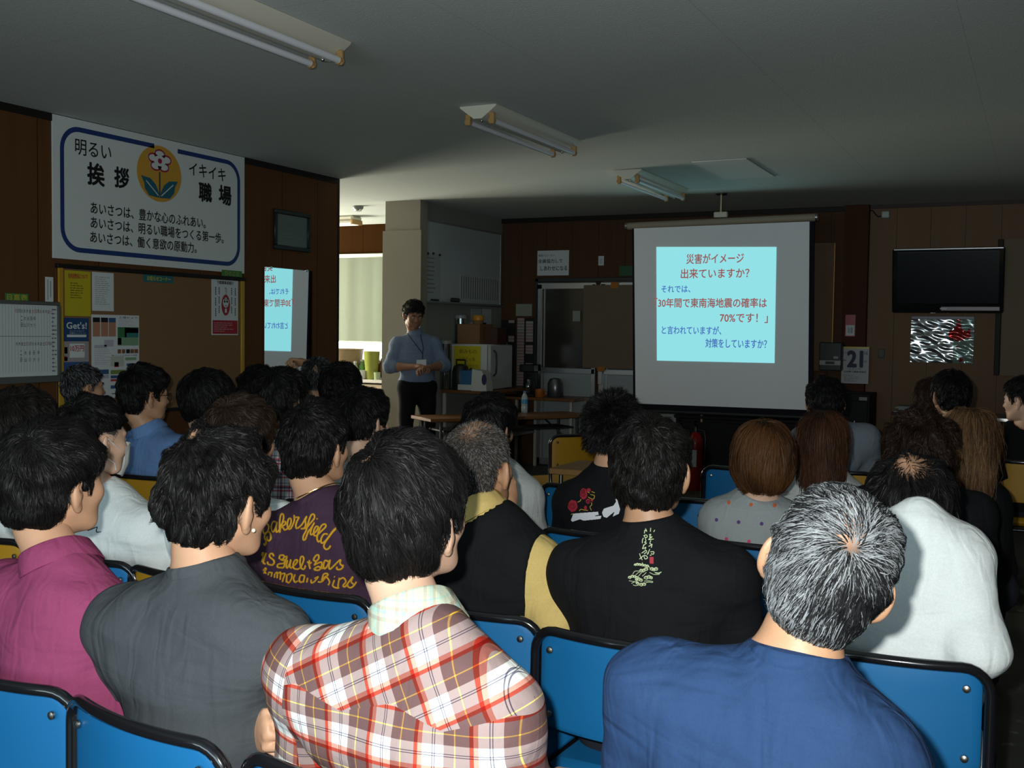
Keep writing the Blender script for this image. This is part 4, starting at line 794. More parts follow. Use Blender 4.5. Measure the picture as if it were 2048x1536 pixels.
bx = Fbox(1150, 622, 1165, 643); flat('pane_note', 'small pale note stuck on the dark pane of the sliding door', 'note', 'F', bx, mat('pale_note', (.28, .30, .26), .8), .002, .062)
ORT = mat('orange_tape', (.38, .13, .012), .5)
for (x0, y0, x1, y1), lb in (((1228, 565, 1243, 577), 'orange tape patch at the top edge of the cardboard cover'), ((1201, 733, 1216, 742), 'orange tape patch at the bottom edge of the cardboard cover')): flat('tape_patch', lb, 'tape', 'F', Fbox(x0, y0, x1, y1), ORT, .003, .095, None, None, 'orange tape patches')
MB_ = MB().box((fw(1207, 755)[0], FY-.10, fw(1207, 755)[1]), (.05, .02, .14), ch=.005).build('door_latch', ALU); tag(MB_, 'metal latch strip below the cardboard cover on the door', 'latch')
# name boards
def nameboard(x0, x1, z0, z1, label, rows, cols, seed, dens):
    t = thing('name_tag_board', label, 'board', ((x0+x1)/2, FY, z0)); MB().box((0, -.010, (z1-z0)/2), (x1-x0, .020, z1-z0), ch=.004).build('backing', mat('board_black', (.012, .012, .013), .5), t)
    r = np.random.default_rng(seed); mats_ = [mat('tag_pink', (.36, .27, .26), .7), mat('tag_white', (.34, .33, .30), .7)]
    for c in range(cols):
        for k in range(rows):
            if r.uniform() < dens[c](k/rows): MB().box((-(x1-x0)/2+(c+.5)*(x1-x0)/cols, -.0225, (z1-z0)*(1-(k+.5)/rows)), ((x1-x0)/cols*.80, .005, (z1-z0)/rows*.86)).build('name_tag', mats_[int(r.uniform() < .2)], t, smooth=False)
bq = Fbox(1034, 636, 1069, 764); nameboard(bq[0], bq[2], bq[1]-.15, bq[3], 'black board full of pink name tags left of the sliding door', 26, 2, 3, [lambda f: .92 if f < .85 else .1, lambda f: .9 if .0 < f < .45 else .25])
bq = Fbox(1000, 640, 1031, 760); nameboard(bq[0]+.02, bq[2], bq[1]-.1, bq[3], 'nearly empty black name board in the wall corner', 22, 2, 5, [lambda f: .8 if .28 < f < .38 else .03, lambda f: .12])
bx = Fbox(1032, 608, 1064, 632); flat('two_page_notice', 'grey two page sheet above the pink name tags', 'notice', 'F', bx, mat('dim_paper', (.26, .27, .22), .8), .003)
# right of the screen
c0, c1 = fw(1625, 487), fw(1664, 742); pw = thing('plywood_board', 'tall brown plywood board with a brass edge beside the screen', 'board', ((c0[0]+c1[0])/2, FY, c1[1])); hw = (c1[0]-c0[0])/2; MB().box((-.05, -.015, (c0[1]-c1[1])/2), (2*hw+.1, .025, c0[1]-c1[1])).build('panel', mat('plywood', (.155, .105, .06), .7, .2, var=.15), pw); MB().box((hw, -.016, (c0[1]-c1[1])/2), (.016, .034, c0[1]-c1[1]), ch=.004).build('edge_strip', mat('brass_edge', (.55, .30, .10), .3, .5, metal=.7), pw)
bx = Fbox(1694, 630, 1714, 673); PF = (A([0, FY-.101, 0]), X_, Z_); q = flat('extinguisher_sign', 'narrow red and white sign on the dark wooden post', 'sign', PF, bx, mat('sign_pink_red', (.36, .06, .08), .4), .004); mb = MB(); rect_on(mb, PF, *sub(bx, .08, .48, .92, .96), 0, .0055); mb.build('white_panel', PAPER, q, smooth=False); letters('lettering', q, PF, [('消火器', sub(bx, .25, .55, .75, .85))], INK, .007)
c0, c1 = fw(1647, 684), fw(1690, 741); tc = thing('time_recorder', 'dark grey wall box with a pale strip and small display, left of the calendar', 'time clock', ((c0[0]+c1[0])/2, FY-.10, c1[1])); w_, h_ = c1[0]-c0[0], c0[1]-c1[1]
MB().box((0, -.06, h_/2), (w_, .12, h_), ch=.01).build('housing', mat('dark_grey_case', (.035, .042, .044), .45), tc); MB().box((0, -.124, h_*.28), (w_*.94, .01, h_*.17), ch=.003).build('front_strip', mat('case_pale', (.35, .37, .36), .5), tc); MB().box((0, -.131, h_*.28), (w_*.4, .006, h_*.1)).build('display', BLACKP, tc); MB().box((w_*.25, -.124, h_*.47), (w_*.2, .01, h_*.08)).build('card_slot', MATS['case_pale'], tc)
MB().box((.05, .05, h_/2), (.14, .10, h_*.8)).build('bracket', WOOD_D, tc)
c0, c1 = fw(1688, 693), fw(1740, 767); PC = (A([0, FY-.104, 0]), X_, Z_); bx = (c0[0], c1[1], c1[0], c0[1]); ca = flat('wall_calendar', 'daily wall calendar showing a large 21 with a gold top strip', 'calendar', PC, bx, mat('calendar_paper', (.46, .46, .47), .8), .012)
mb = MB(); rect_on(mb, PC, *sub(bx, 0, 0, 1, .05), 0, .0142); lines(mb, PC, sub(bx, .1, .76, .9, .96), 5, 1, 3, .0022, .0142); mb.build('top_strip', [mat('gold_strip', (.55, .42, .06), .3), GREYI], ca, smooth=False)
letters('lettering', ca, PC, [('21', sub(bx, .23, .12, .76, .54), 0, dict(bold=.06)), ('六月', sub(bx, .06, .13, .19, .20)), ('月曜', sub(bx, .80, .13, .95, .22)), ('一', sub(bx, .07, .36, .17, .38)), ('赤口', sub(bx, .82, .36, .93, .43)), ('七五三月', sub(bx, .26, .58, .70, .625)), ('日本郡工業株式会社', sub(bx, .10, .655, .92, .705), 0, dict(bold=.03))], mat('calendar_blue', (.03, .03, .07), .6), .0142)
k0 = fw(1772, 430); sw = thing('sensor_box', 'small white box with a cable high on the panelling', 'sensor', (k0[0], FY, k0[1]-.03)); MB().box((0, -.025, .03), (.072, .05, .065), ch=.008).build('housing', mat('off_white_plastic', (.42, .47, .43), .4), sw); MB().tube([(-.036, -.01, .02), (-.07, -.008, .015), (-.10, -.008, .045), (-.12, -.008, .075), (-.19, -.008, .08)], .006, 8).build('cable', BLACKP, sw)
k0 = fw(1763, 707); sw = MB().box((k0[0], FY-.006, k0[1]), (.055, .012, .085), ch=.004).build('switch_plate', mat('dull_green_plate', (.055, .062, .045), .5)); tag(sw, 'dull green switch plate right of the calendar', 'switch')
# television, tipped forward
tv = thing('wall_television', 'black flat television mounted high on the panelling', 'television', (-.80, FY, 1.69)); RT_ = rotm(0, 9, 0).T; RT_ = A([[1, 0, 0], [0, math.cos(.16), math.sin(.16)], [0, -math.sin(.16), math.cos(.16)]]).T
tvc = A([0, -.14, .30]); T = lambda p_: RT_@A(p_)+tvc
GB = mat('gloss_black', (.008, .008, .010), .12, .5, coat=.5)
MB().box(tvc, (.96, .055, .60), M=RT_, ch=.012).build('housing', GB, tv); MB().box(T((0, -.030, .03)), (.87, .006, .475), M=RT_).build('panel', mat('dark_screen', (.003, .006, .008), .25, .2), tv)
MB().box(T((.20, -.031, -.257)), (.50, .010, .040), M=RT_, ch=.004).build('lower_bezel', mat('silver_bezel', (.33, .29, .31), .3, .5, metal=.6), tv); MB().box(T((0, -.029, .293)), (.93, .006, .008), M=RT_).build('top_edge', STEEL, tv)
mb = MB(); pl_ = (T((0, -.0365, 0)), A([1., 0, 0]), RT_[:, 2]); rect_on(mb, pl_, -.055, -.262, .005, -.250, 0, .001); mb.build('nameplate', STEEL, tv, smooth=False)
MB().box((0, -.04, .30), (.30, .08, .25), ch=.01).build('wall_bracket', BLACKP, tv)
# crumpled foil poster
c0, c1 = fw(1823, 637), fw(1946, 727); fp = thing('foil_poster', 'shiny crumpled silver poster with a red player figure under the television', 'poster', ((c0[0]+c1[0])/2, FY, c1[1])); w_, h_ = c1[0]-c0[0], c0[1]-c1[1]
def foil():
    m = bpy.data.materials.new('crumpled_foil_print'); m.use_nodes = True; t = NT(m); o = t.obj(); x, y, z = t.sep(o)
    red = t.math('GREATER_THAN', t.math('ADD', t.math('MULTIPLY', t.noise(o, 9, 3), .45), t.math('SUBTRACT', .20, t.math('ADD', t.math('ABSOLUTE', t.math('SUBTRACT', x, .15)), t.math('MULTIPLY', t.math('ABSOLUTE', t.math('SUBTRACT', z, .25)), .55)))), .36)
    dk = t.math('GREATER_THAN', x, .10); c = t.mix(dk, (.80, .82, .85), (.25, .33, .30)); c = t.mix(red, c, (.35, .02, .02)); t.l.new(c, t.b.inputs['Base Color'])
    t.b.inputs['Roughness'].default_value = .16; me = t.math('MULTIPLY', t.math('SUBTRACT', 1.0, t.math('MULTIPLY', dk, .7)), .95); t.l.new(me, t.b.inputs['Metallic']); return m
n, k_ = 64, 48; mb = MB(); V = []
P3 = A([[(-w_/2+w_*i/(n-1), 0, h_*j/(k_-1)) for i in range(n)] for j in range(k_)]).reshape(-1, 3); P3[:, 1] = -.014+wob(P3, 28, 5, .006)+wob(P3*A([1, 1, 1.7]), 70, 8, .0042)
Q3 = [(j*n+i, j*n+i+1, (j+1)*n+i+1, (j+1)*n+i) for j in range(k_-1) for i in range(n-1)]; mb.add(P3, Q3); mb.add(P3+A([0, .003, 0]), [q_[::-1] for q_ in Q3]); mb.build('foil_sheet', foil(), fp)
MB().box((0, -.012, h_+.008), (w_, .016, .03), ch=.004).build('hanging_strip', mat('strip_grey', (.22, .22, .25), .4), fp)
# partition at the far right, black cabinet, shelf with magazines, ledge
c0, c1 = fw(2005, 480), fw(1992, 750); pt = thing('wall_panel_board', 'large dull brown board hung beside the television', 'board', (c0[0]+.6, FY-.06, c1[1])); MB().box((.02, 0, (c0[1]-c1[1])/2), (1.2, .05, c0[1]-c1[1])).build('panel', mat('dull_brown_board', (.19, .145, .10), .8), pt); MB().box((-.61, 0, (c0[1]-c1[1])/2), (.045, .07, c0[1]-c1[1]), ch=.004).build('edge_strip', TRIM, pt)
MB().box((0, .043, (c0[1]-c1[1])/2), (1.1, .034, .4)).build('batten', TRIM, pt)
P0 = at(1742, 787, 1, FY-.45); cbn = thing('black_cabinet', 'low black cabinet below the calendar', 'cabinet', (P0[0]-.22, FY-.345, 0)); zt = P0[2]; BLK = mat('black_lacquer', (.008, .008, .009), .6, .2)
MB().box((0, 0, zt/2), (.46, .44, zt), ch=.006).build('body', BLK, cbn); MB().box((-.0, -.228, zt*.5), (.42, .014, zt*.86), ch=.004).build('door', BLK, cbn); MB().box((.17, -.236, zt-.045), (.07, .006, .03)).build('name_label', mat('label_grey', (.22, .25, .25), .6), cbn); MB().box((.10, -.242, zt-.30), (.012, .014, .11), ch=.003).build('handle', STEEL, cbn)
P0 = at(1410, 832, 1, 10.2); bc = thing('long_black_sideboard', 'long black sideboard standing behind the projection screen', 'sideboard', (-2.42, 10.35, 0)); MB().box((0, 0, .33), (1.45, .62, .66), ch=.006).build('body', BLK, bc); MB().box((0, 0, .675), (1.48, .66, .03), ch=.005).build('top', BLK, bc)
for s in (-1, 1): dd_ = MB().box((s*.36, -.318, .34), (.69, .016, .58), ch=.004).build('door', BLK, bc); MB().box((s*.06, -.33, .40), (.012, .014, .10), ch=.003).build('handle', STEEL, dd_)
P0 = at(1402, 850, 1, 10.0); tag(MB().box((P0[0]-.005, 10.04, .42), (.018, .025, .84), ch=.003).build('wooden_stake', mat('pale_batten', (.42, .33, .20), .6)), 'thin pale wooden batten standing beside the red extinguisher', 'batten')
P0 = at(1352, 842, 1, 10.3); tag(MB().box((P0[0]-.02, 10.83, .40), (.34, .03, .80), ch=.004).build('leaning_board', mat('brown_panel_wood', (.13, .06, .03), .6, var=.2)), 'brown wooden panel leaning on the wall under the screen', 'panel')
P0 = at(1318, 838, 1, 10.4); tag(MB().box((P0[0]-.02, 10.79, .38), (.42, .02, .76), ch=.003).build('white_board', mat('dull_white_board', (.30, .33, .32), .6)), 'dull white board standing on the floor left of the extinguisher', 'board')
P0 = at(1386, 880, 1, 9.86)
for i, dx in enumerate((-.075, .075)):
    fe = thing('fire_extinguisher', ('left' if i == 0 else 'right')+' one of two red fire extinguishers standing under the screen', 'fire extinguisher', (P0[0]+dx-.05, 9.86, 0), 0, 'fire extinguishers under the screen'); RED = mat('extinguisher_red', (.36, .012, .015), .3, .5, coat=.3)
    MB().lathe((0, 0, 0), [(.060, 0), (.064, .01), (.064, .36), (.058, .40), (.036, .435), (.022, .45)], 22).build('cylinder', RED, fe); MB().lathe((0, 0, .45), [(.02, 0), (.022, .035), (.014, .05)], 14).box((0, -.03, .505), (.022, .11, .014), ch=.004).box((0, -.03, .53), (.022, .10, .012), ch=.004).build('valve', BLACKP, fe); MB().tube([(.02, 0, .47), (.075, 0, .46), (.085, 0, .40), (.080, 0, .25), (.076, 0, .12)], .009, 10).build('hose', BLACKP, fe); MB().box((0, -.0650, .25), (.06, .004, .13)).build('label_plate', PAPER, fe)
    fe.scale = (1.12, 1.12, 1.22)
zt = .93; a_ = at(1793, 822, 1, FY-.2); ms = thing('wall_shelf', 'small dark wall shelf holding magazines below the panelling', 'shelf', (a_[0]+.16, FY, a_[2]-.02)); MB().box((0, -.14, .0), (.40, .28, .022), ch=.004).build('board', WOOD_D, ms); MB().box((-.15, -.06, -.06), (.02, .12, .10), ch=.003).build('bracket', WOOD_D, ms); MB().box((.15, -.06, -.06), (.02, .12, .10), ch=.003).build('bracket', WOOD_D, ms)
for k in range(5):
    g_ = MB().box((a_[0]+.14+.012*(k % 3), FY-.15, a_[2]-.0085+.0058+k*.0121), (.30-.012*(k % 2), .21, .0115), rz=.05*((k*7) % 5-2)).build('magazine', mat(['mag_pale', 'mag_green', 'mag_grey'][k % 3], [(.30, .33, .29), (.10, .14, .11), (.24, .26, .26)][k % 3], .4)); tag(g_, ['lowest', 'second lowest', 'middle', 'second highest', 'topmost'][k]+' magazine in the flat pile on the wall shelf', 'magazine', 'magazines on the wall shelf')
b_ = at(1760, 832, 1, 8.3); lg = thing('side_table', 'long dark table with a bright metal edge before the right panelling', 'table', (-.05, 8.55, 0)); za = at(1900, 831, 1, 8.3)[2]
MB().box((.1, 0, za-.018), (1.7, .50, .03), ch=.004).build('table_top', mat('dark_laminate', (.04, .034, .028), .35), lg); MB().box((.1, -.254, za-.016), (1.7, .010, .026), ch=.003).build('edge_strip', STEEL, lg)
for sx in (-.65, .85):
    for sy in (-.2, .2): MB().tube([(sx, sy, 0), (sx, sy, za-.03)], .014, 10).build('leg', BLACKP, lg)
cf = at(1765, 825, 1, 8.46); vs = MB().lathe((-.62, 8.52, za-.003), [(.03, 0), (.034, .01), (.030, .06), (.034, .085)], 16).build('glass_tumbler', mat('tumbler_glass', (.3, .33, .33), .1, .6)); tag(vs, 'small tumbler at the left end of the dark side table', 'tumbler')
# ------------------------------------------------------------------ whiteboard wall and what stands below it
wbz0, wbz1 = 1.76, 2.545; WB_ = thing('wall_whiteboard', 'large whiteboard on the short wall beside the pillar', 'whiteboard', (SWX, 9.98, wbz0)); MB().box((.010, 0, (wbz1-wbz0)/2), (.018, 1.63, wbz1-wbz0)).build('board_panel', mat('whiteboard_enamel', (.42, .50, .51), .28, .5), WB_)
MB().box((.012, 0, wbz1-wbz0), (.026, 1.66, .018), ch=.004).box((.012, -.822, (wbz1-wbz0)/2), (.026, .018, wbz1-wbz0), ch=.004).box((.012, .822, (wbz1-wbz0)/2), (.026, .018, wbz1-wbz0), ch=.004).build('frame', ALU, WB_); MB().box((.035, 0, -.012), (.07, 1.66, .022), ch=.005).build('tray', mat('tray_grey', (.15, .17, .17), .4), WB_)
def wS(px, py): P_ = at(px, py, 0, SWX+.02); return P_[1], P_[2]
PW = (A([SWX+.019, 0, 0]), Y_, Z_)
def Sbox(x0, y0, x1, y1): a = wS(x0, (y0+y1)/2); b = wS(x1, (y0+y1)/2); return (a[0], wS((x0+x1)/2, y1)[1], b[0], wS((x0+x1)/2, y0)[1])
bx = Sbox(920, 552, 996, 603); rs = flat('ruled_sheet', 'pale ruled table sheet at the lower right of the whiteboard', 'notice', PW, bx, mat('sheet_grey', (.46, .50, .50), .7), .003); mb = MB()
for k in range(17): u = bx[0]+(bx[2]-bx[0])*(k+.5)/17; rect_on(mb, PW, u-.008, bx[1]+.02, u+.008, bx[3]-.02, 0, .0045)
mb.build('ruled_columns', GREYI, rs, smooth=False)
bx = Sbox(880, 560, 918, 598); flat('blank_sheet', 'blank pale sheet left of the ruled table sheet', 'notice', PW, bx, MATS['sheet_grey'], .003)
bx = Sbox(851, 508, 880, 598); vs = flat('list_sheet', 'long faint list sheet at the left edge of the whiteboard', 'notice', PW, bx, mat('sheet_dim', (.36, .42, .42), .7), .003); mb = MB(); lines(mb, PW, sub(bx, .1, .05, .9, .9), 9, 0, 2, .006, .0045); mb.build('text_lines', GREYI, vs, smooth=False)
for k, (px, py) in enumerate(((854, 507), (865, 507), (878, 510))): P_ = wS(px, py); tag(MB().lathe((0, 0, 0), [(.012, 0), (.012, .012), (.009, .015)], 12).build('magnet', BLACKP, loc=(SWX+.024, P_[0], P_[1])), ['left', 'middle', 'right'][k]+' black magnet in the row above the faint list sheet', 'magnet', 'magnets above the list sheet'); 
for o_ in [o for o in bpy.data.objects if o.name.startswith('magnet')]: o_.rotation_euler = (0, math.pi/2, 0)
tag(MB().box((SWX+.045, wS(906, 600)[0], wbz0+.022), (.045, .15, .042), ch=.012).build('board_eraser', BLACKP), 'black eraser on the whiteboard tray', 'eraser')
for k, (px, cl_) in enumerate(((869, BLACKP), (873, BLACKP))): tag(MB().tube([(SWX+.05, wS(px, 600)[0], wbz0+.009), (SWX+.05, wS(px, 600)[0]+.13, wbz0+.009)], .009, 10).build('marker_pen', cl_, loc=(.0-.022*k, -.10-.02*k, 0)), ['outer', 'inner'][k]+' black marker lying on the whiteboard tray', 'marker', 'markers on the tray')
bx = Sbox(945, 618, 965, 640); flat('memo_sheet', 'pale memo sheet under the whiteboard tray', 'notice', 'S', bx, MATS['sheet_dim'], .003); bx = Sbox(968, 618, 985, 665); flat('flyer', 'pale flyer with a blue corner under the whiteboard tray', 'flyer', 'S', bx, MATS['sheet_grey'], .003); bx = Sbox(944, 645, 975, 672); q = flat('sketch_sheet', 'sheet with a scribbled plan below the memo sheet', 'notice', 'S', bx, MATS['sheet_grey'], .003); mb = MB(); r_ = np.random.default_rng(3)
for k in range(16): a0 = r_.uniform(.1, .8), r_.uniform(.2, .8); bb = sub(bx, a0[0], a0[1], a0[0]+.12, a0[1]+.10); rect_on(mb, 'S', *bb, int(k % 4 == 0))
mb.build('scribbles', [INK, mat('mark_red', (.3, .03, .04))], q, smooth=False)
# counter with a small fridge and boxes
WOODT = mat('brown_table_wood', (.17, .075, .028), .4, .35, var=.25, vscale=14); 
fz0, fz1 = .875, 1.335; FYc, FX = 9.62, -4.98
ct = thing('side_counter', 'brown topped counter along the whiteboard wall carrying the small fridge', 'counter', (-5.18, 10.12, 0)); MB().box((-.0, 0, fz0-.018), (.52, 1.26, .034), ch=.004).build('table_top', WOODT, ct); MB().box((0, .05, .38), (.46, 1.10, .03), ch=.004).build('shelf', mat('shelf_grey', (.24, .26, .25), .5), ct)
for sx in (-.23, .23):
    for sy in (-.60, .60): MB().box((sx, sy, (fz0-.035)/2), (.032, .032, fz0-.035), ch=.004).build('leg', mat('pale_leg', (.45, .43, .38), .5), ct)
fg = thing('small_fridge', 'small white fridge with a yellow poster on its side', 'fridge', (-5.20, 9.92, fz0)); FW = mat('fridge_white', (.52, .54, .52), .35, .4)
MB().box((-.02, 0, (fz1-fz0)/2), (.42, .52, fz1-fz0), ch=.01).build('body', FW, fg); MB().box((.212, 0, (fz1-fz0)/2), (.035, .50, fz1-fz0-.01), ch=.008).build('door', mat('fridge_door_grey', (.40, .42, .41), .35, .4), fg); MB().tube([(.235, -.19, .14), (.262, -.19, .17), (.268, -.19, .27), (.262, -.19, .37), (.235, -.19, .40)], .009, 10).build('handle', BLACKP, fg); 
PFg = (A([0, 9.66, 0]), X_, Z_); yb = (-5.385, fz0+.055, -5.075, fz1-.02); yp = flat('yellow_poster', 'yellow handwritten poster on the side of the small fridge', 'poster', PFg, yb, YELP, .003); letters('lettering', yp, PFg, [('飲みもの', sub(yb, .2, .08, .85, .20)), ('注意三ヶ条', sub(yb, .18, .30, .8, .40)), ('使ったら必ず片付ける', sub(yb, .15, .48, .92, .58)), ('名前を書いておく', sub(yb, .15, .66, .85, .76))], mat('brown_ink', (.12, .07, .01), .7), .0045)
CBX = mat('carton_brown', (.20, .11, .05), .8, .2, var=.1)
cb_ = thing('cardboard_carton', 'brown cardboard carton on top of the small fridge', 'carton', (-5.27, 9.90, fz1)); MB().box((0, 0, .10), (.26, .30, .20), ch=.004).build('box_body', CBX, cb_); MB().box((0, -.08, .202), (.26, .14, .005)).build('flap', CBX, cb_); MB().box((0, .08, .202), (.26, .14, .005)).build('flap', CBX, cb_)
db = tag(MB().box((-5.05, 9.93, fz1+.085), (.15, .22, .17), ch=.006).build('dark_box', mat('box_dark_red', (.055, .02, .012), .6)), 'dark red brown box on the fridge beside the carton', 'box')
jr = thing('orange_lid_jar', 'jar with a bright orange lid standing on the carton', 'jar', (-5.20, 9.83, fz1+.205)); MB().lathe((0, 0, 0), [(.05, 0), (.054, .01), (.054, .03), (.05, .035)], 18).build('jar_body', CBX, jr); MB().lathe((0, 0, .036), [(.056, 0), (.058, .01), (.058, .045), (.052, .052)], 20).build('lid', mat('lid_orange', (.52, .22, .012), .4), jr)
CLEAR = glass_mat('clear_plastic', .22, (.75, .80, .80))
kt = thing('thermos_kettle', 'black kettle on the counter behind the presenter', 'kettle', (-5.25, 9.56, fz0)); MB().lathe((0, 0, 0), [(.085, 0), (.09, .01), (.088, .18), (.07, .24), (.03, .26)], 22).build('kettle_body', BLACKP, kt); MB().tube([(-.05, 0, .24), (-.05, 0, .30), (.05, 0, .30), (.05, 0, .24)], .010, 10).build('handle', BLACKP, kt); MB().tube([(.08, 0, .15), (.12, 0, .22)], A([.018, .012]), 10).build('spout', BLACKP, kt)
for k in range(2): cj = thing('clear_canister', ['tall clear canister left of the carton', 'second clear canister further back by the whiteboard wall'][k], 'canister', (-5.40+.12*k*0, 9.52+.30*k, fz0 if k == 0 else fz1), 0, 'clear canisters'); MB().lathe((0, 0, 0), [(.06, 0), (.06, .46 if k == 0 else .26)], 20).build('jar_body', CLEAR, cj); MB().lathe((0, 0, .46 if k == 0 else .26), [(.064, 0), (.064, .03), (.05, .04)], 20).build('lid', mat('lid_grey', (.25, .28, .28), .4), cj)
bb = thing('tissue_carton', 'blue and white printed carton on the counter in front of the fridge', 'carton', (-5.03, 9.50, fz0)); MB().box((-.12, .03, .10), (.17, .10, .20), ch=.004).build('blue_side', mat('carton_blue', (.02, .11, .26), .5), bb); mb = MB(); prof = [(-.10, 0), (.09, 0), (.085, .08), (.06, .15), (.03, .20), (-.09, .215)]
mb.add([(.06+y_*1.0*.9, s*.07, z_) for s in (-1, 1) for y_, z_ in prof], [tuple(range(6)), tuple(range(11, 5, -1))]+[(i, 6+i, 6+(i+1) % 6, (i+1) % 6) for i in range(6)]).build('white_front', mat('carton_white', (.48, .50, .48), .5), bb); mb = MB(); mb.add([(.115+.028*math.cos(a_), -.0715, .115+.055*math.sin(a_)) for a_ in np.arange(18)*2*math.pi/18], [tuple(range(18))]).build('blue_oval', mat('carton_navy', (.012, .02, .08), .5), bb, smooth=False)
MB().box((-.10, -.028, .03), (.20, .012, .055)).build('base_strip', MATS['carton_white'], bb)
# second table with dark appliances, right of the fridge
t2 = thing('appliance_table', 'brown table by the wall corner carrying dark appliances', 'table', (-4.95, 10.50, 0)); z2 = at(1040, 793, 1, 10.3)[2]; MB().box((.18, 0, z2-.016), (.95, .50, .03), ch=.004).build('table_top', WOODT, t2)
for sx in (-.22, .60):
    for sy in (-.20, .20): MB().box((sx, sy, (z2-.03)/2), (.03, .03, z2-.03), ch=.004).build('leg', mat('pale_leg', (.45, .43, .38), .5), t2)
cm_ = thing('coffee_maker', 'dark coffee maker on the appliance table', 'coffee maker', (-4.88, 10.42, z2)); MB().box((0, .05, .17), (.17, .09, .34), ch=.01).box((0, 0, .30), (.17, .2, .08), ch=.01).box((0, 0, .015), (.17, .22, .03), ch=.006).build('housing', BLACKP, cm_); MB().lathe((0, -.03, .032), [(.055, 0), (.065, .05), (.062, .11), (.045, .15)], 18).build('glass_jug', CLEAR, cm_)
om = thing('orange_mug', 'orange mug in front of the dark coffee maker', 'mug', (-4.72, 10.32, z2)); MB().lathe((0, 0, 0), [(.042, 0), (.048, .01), (.05, .085), (.045, .085), (.042, .015)], 18).build('mug_body', mat('mug_orange', (.40, .12, .015), .4), om); MB().tube([(.048, 0, .07), (.08, 0, .065), (.08, 0, .03), (.047, 0, .02)], .007, 8).build('handle', MATS['mug_orange'], om)
tag(MB().lathe((-4.62, 10.50, z2), [(.075, 0), (.085, .012), (.085, .14), (.06, .19), (.02, .20)], 20).build('rice_pot', mat('dull_steel', (.16, .17, .18), .3, .5, metal=.7)), 'dull steel pot beside the coffee maker', 'pot')
# ------------------------------------------------------------------ kitchen counter and its clutter
KZ = .905; kc = thing('kitchen_counter', 'kitchen counter with beige cupboard doors below the bright window', 'kitchen counter', (-7.30, 10.56, 0)); MB().box((0, 0, .43), (2.6, .58, .84), ch=.004).build('body', mat('beige_laminate', (.42, .34, .24), .5), kc); MB().box((0, -.01, KZ-.02), (2.64, .62, .04), ch=.006).build('worktop', mat('worktop_steel', (.62, .60, .56), .3, .5, metal=.3), kc)
for k in range(4): q = MB().box((-.97+k*.65, -.298, .42), (.62, .016, .78), ch=.004).build('door', MATS['beige_laminate'], kc); MB().box((-.97+k*.65+(.26 if k % 2 == 0 else -.26), -.312, .70), (.014, .014, .10), ch=.003).build('handle', STEEL, q)
def kp(px, y=10.45): return at(px, 745, 1, y)[0]
tub = thing('wicker_tub', 'tan basin standing left on the kitchen counter', 'basin', (kp(693), 10.42, KZ)); MB().lathe((0, 0, 0), [(.15, 0), (.17, .02), (.215, .33), (.225, .335), (.205, .34), (.16, .03)], 26).build('tub_body', mat('tan_tub', (.36, .25, .15), .6, var=.15), tub)
gc = tag(MB().lathe((kp(752), 10.36, KZ), [(.060, 0), (.066, .01), (.092, .31), (.096, .315), (.088, .31), (.06, .02)], 24).build('olive_pitcher', mat('olive_plastic', (.33, .36, .07), .35)), 'tall olive green pitcher on the kitchen counter', 'pitcher')
tp = thing('brown_teapot', 'brown pot at the right end of the kitchen counter', 'pot', (kp(772), 10.5, KZ)); MB().lathe((0, 0, 0), [(.07, 0), (.11, .05), (.12, .14), (.09, .23), (.05, .27), (.045, .32)], 22).build('pot_body', mat('brown_glaze', (.14, .06, .025), .3), tp); MB().tube([(-.11, 0, .2), (-.16, 0, .22), (-.15, 0, .1), (-.11, 0, .07)], .012, 8).build('handle', MATS['brown_glaze'], tp)
for k, (px, y, h_, r_, c_, lb) in enumerate([(722, 10.33, .20, .035, (.40, .44, .40), 'clear green capped bottle beside the tan basin'), (729, 10.40, .22, .040, (.12, .28, .08), 'green bottle behind the clear bottle on the counter'), (738, 10.50, .26, .050, (.035, .12, .07), 'dark green canister behind the olive pitcher'), (715, 10.38, .12, .03, (.50, .52, .50), 'short white bottle nearest the tan basin')]):
    bt = thing('kitchen_bottle', lb, 'bottle', (kp(px), y, KZ), 0, 'bottles on the kitchen counter'); MB().lathe((0, 0, 0), [(r_, 0), (r_*1.05, .01), (r_, h_*.62), (r_*.5, h_*.8), (r_*.45, h_*.9)], 16).build('bottle_body', mat(f'bottle_tone_{k}', c_, .25), bt); MB().lathe((0, 0, h_*.9), [(r_*.55, 0), (r_*.55, h_*.1)], 12).build('cap', mat('cap_white', (.6, .62, .6), .4), bt)
mg = thing('white_mug', 'white mug between the bottles and the olive pitcher', 'mug', (kp(738), 10.30, KZ)); MB().lathe((0, 0, 0), [(.04, 0), (.05, .01), (.052, .10), (.047, .10), (.044, .015)], 18).build('mug_body', WHITEP, mg); MB().tube([(-.05, 0, .08), (-.082, 0, .07), (-.08, 0, .035), (-.05, 0, .025)], .007, 8).build('handle', WHITEP, mg)
tag(MB().lathe((kp(766), 10.33, KZ), [(.035, 0), (.04, .08), (.037, .082), (.033, .01)], 16).build('glass_cup', mat('pale_glass_green', (.35, .42, .25), .15, .6)), 'pale green cup right of the olive pitcher', 'cup'); tag(MB().box((kp(724), 10.60, KZ+.10), (.24, .14, .20), ch=.008).build('bread_box', mat('box_tan', (.45, .34, .20), .6)), 'tan box behind the bottles under the window', 'box')
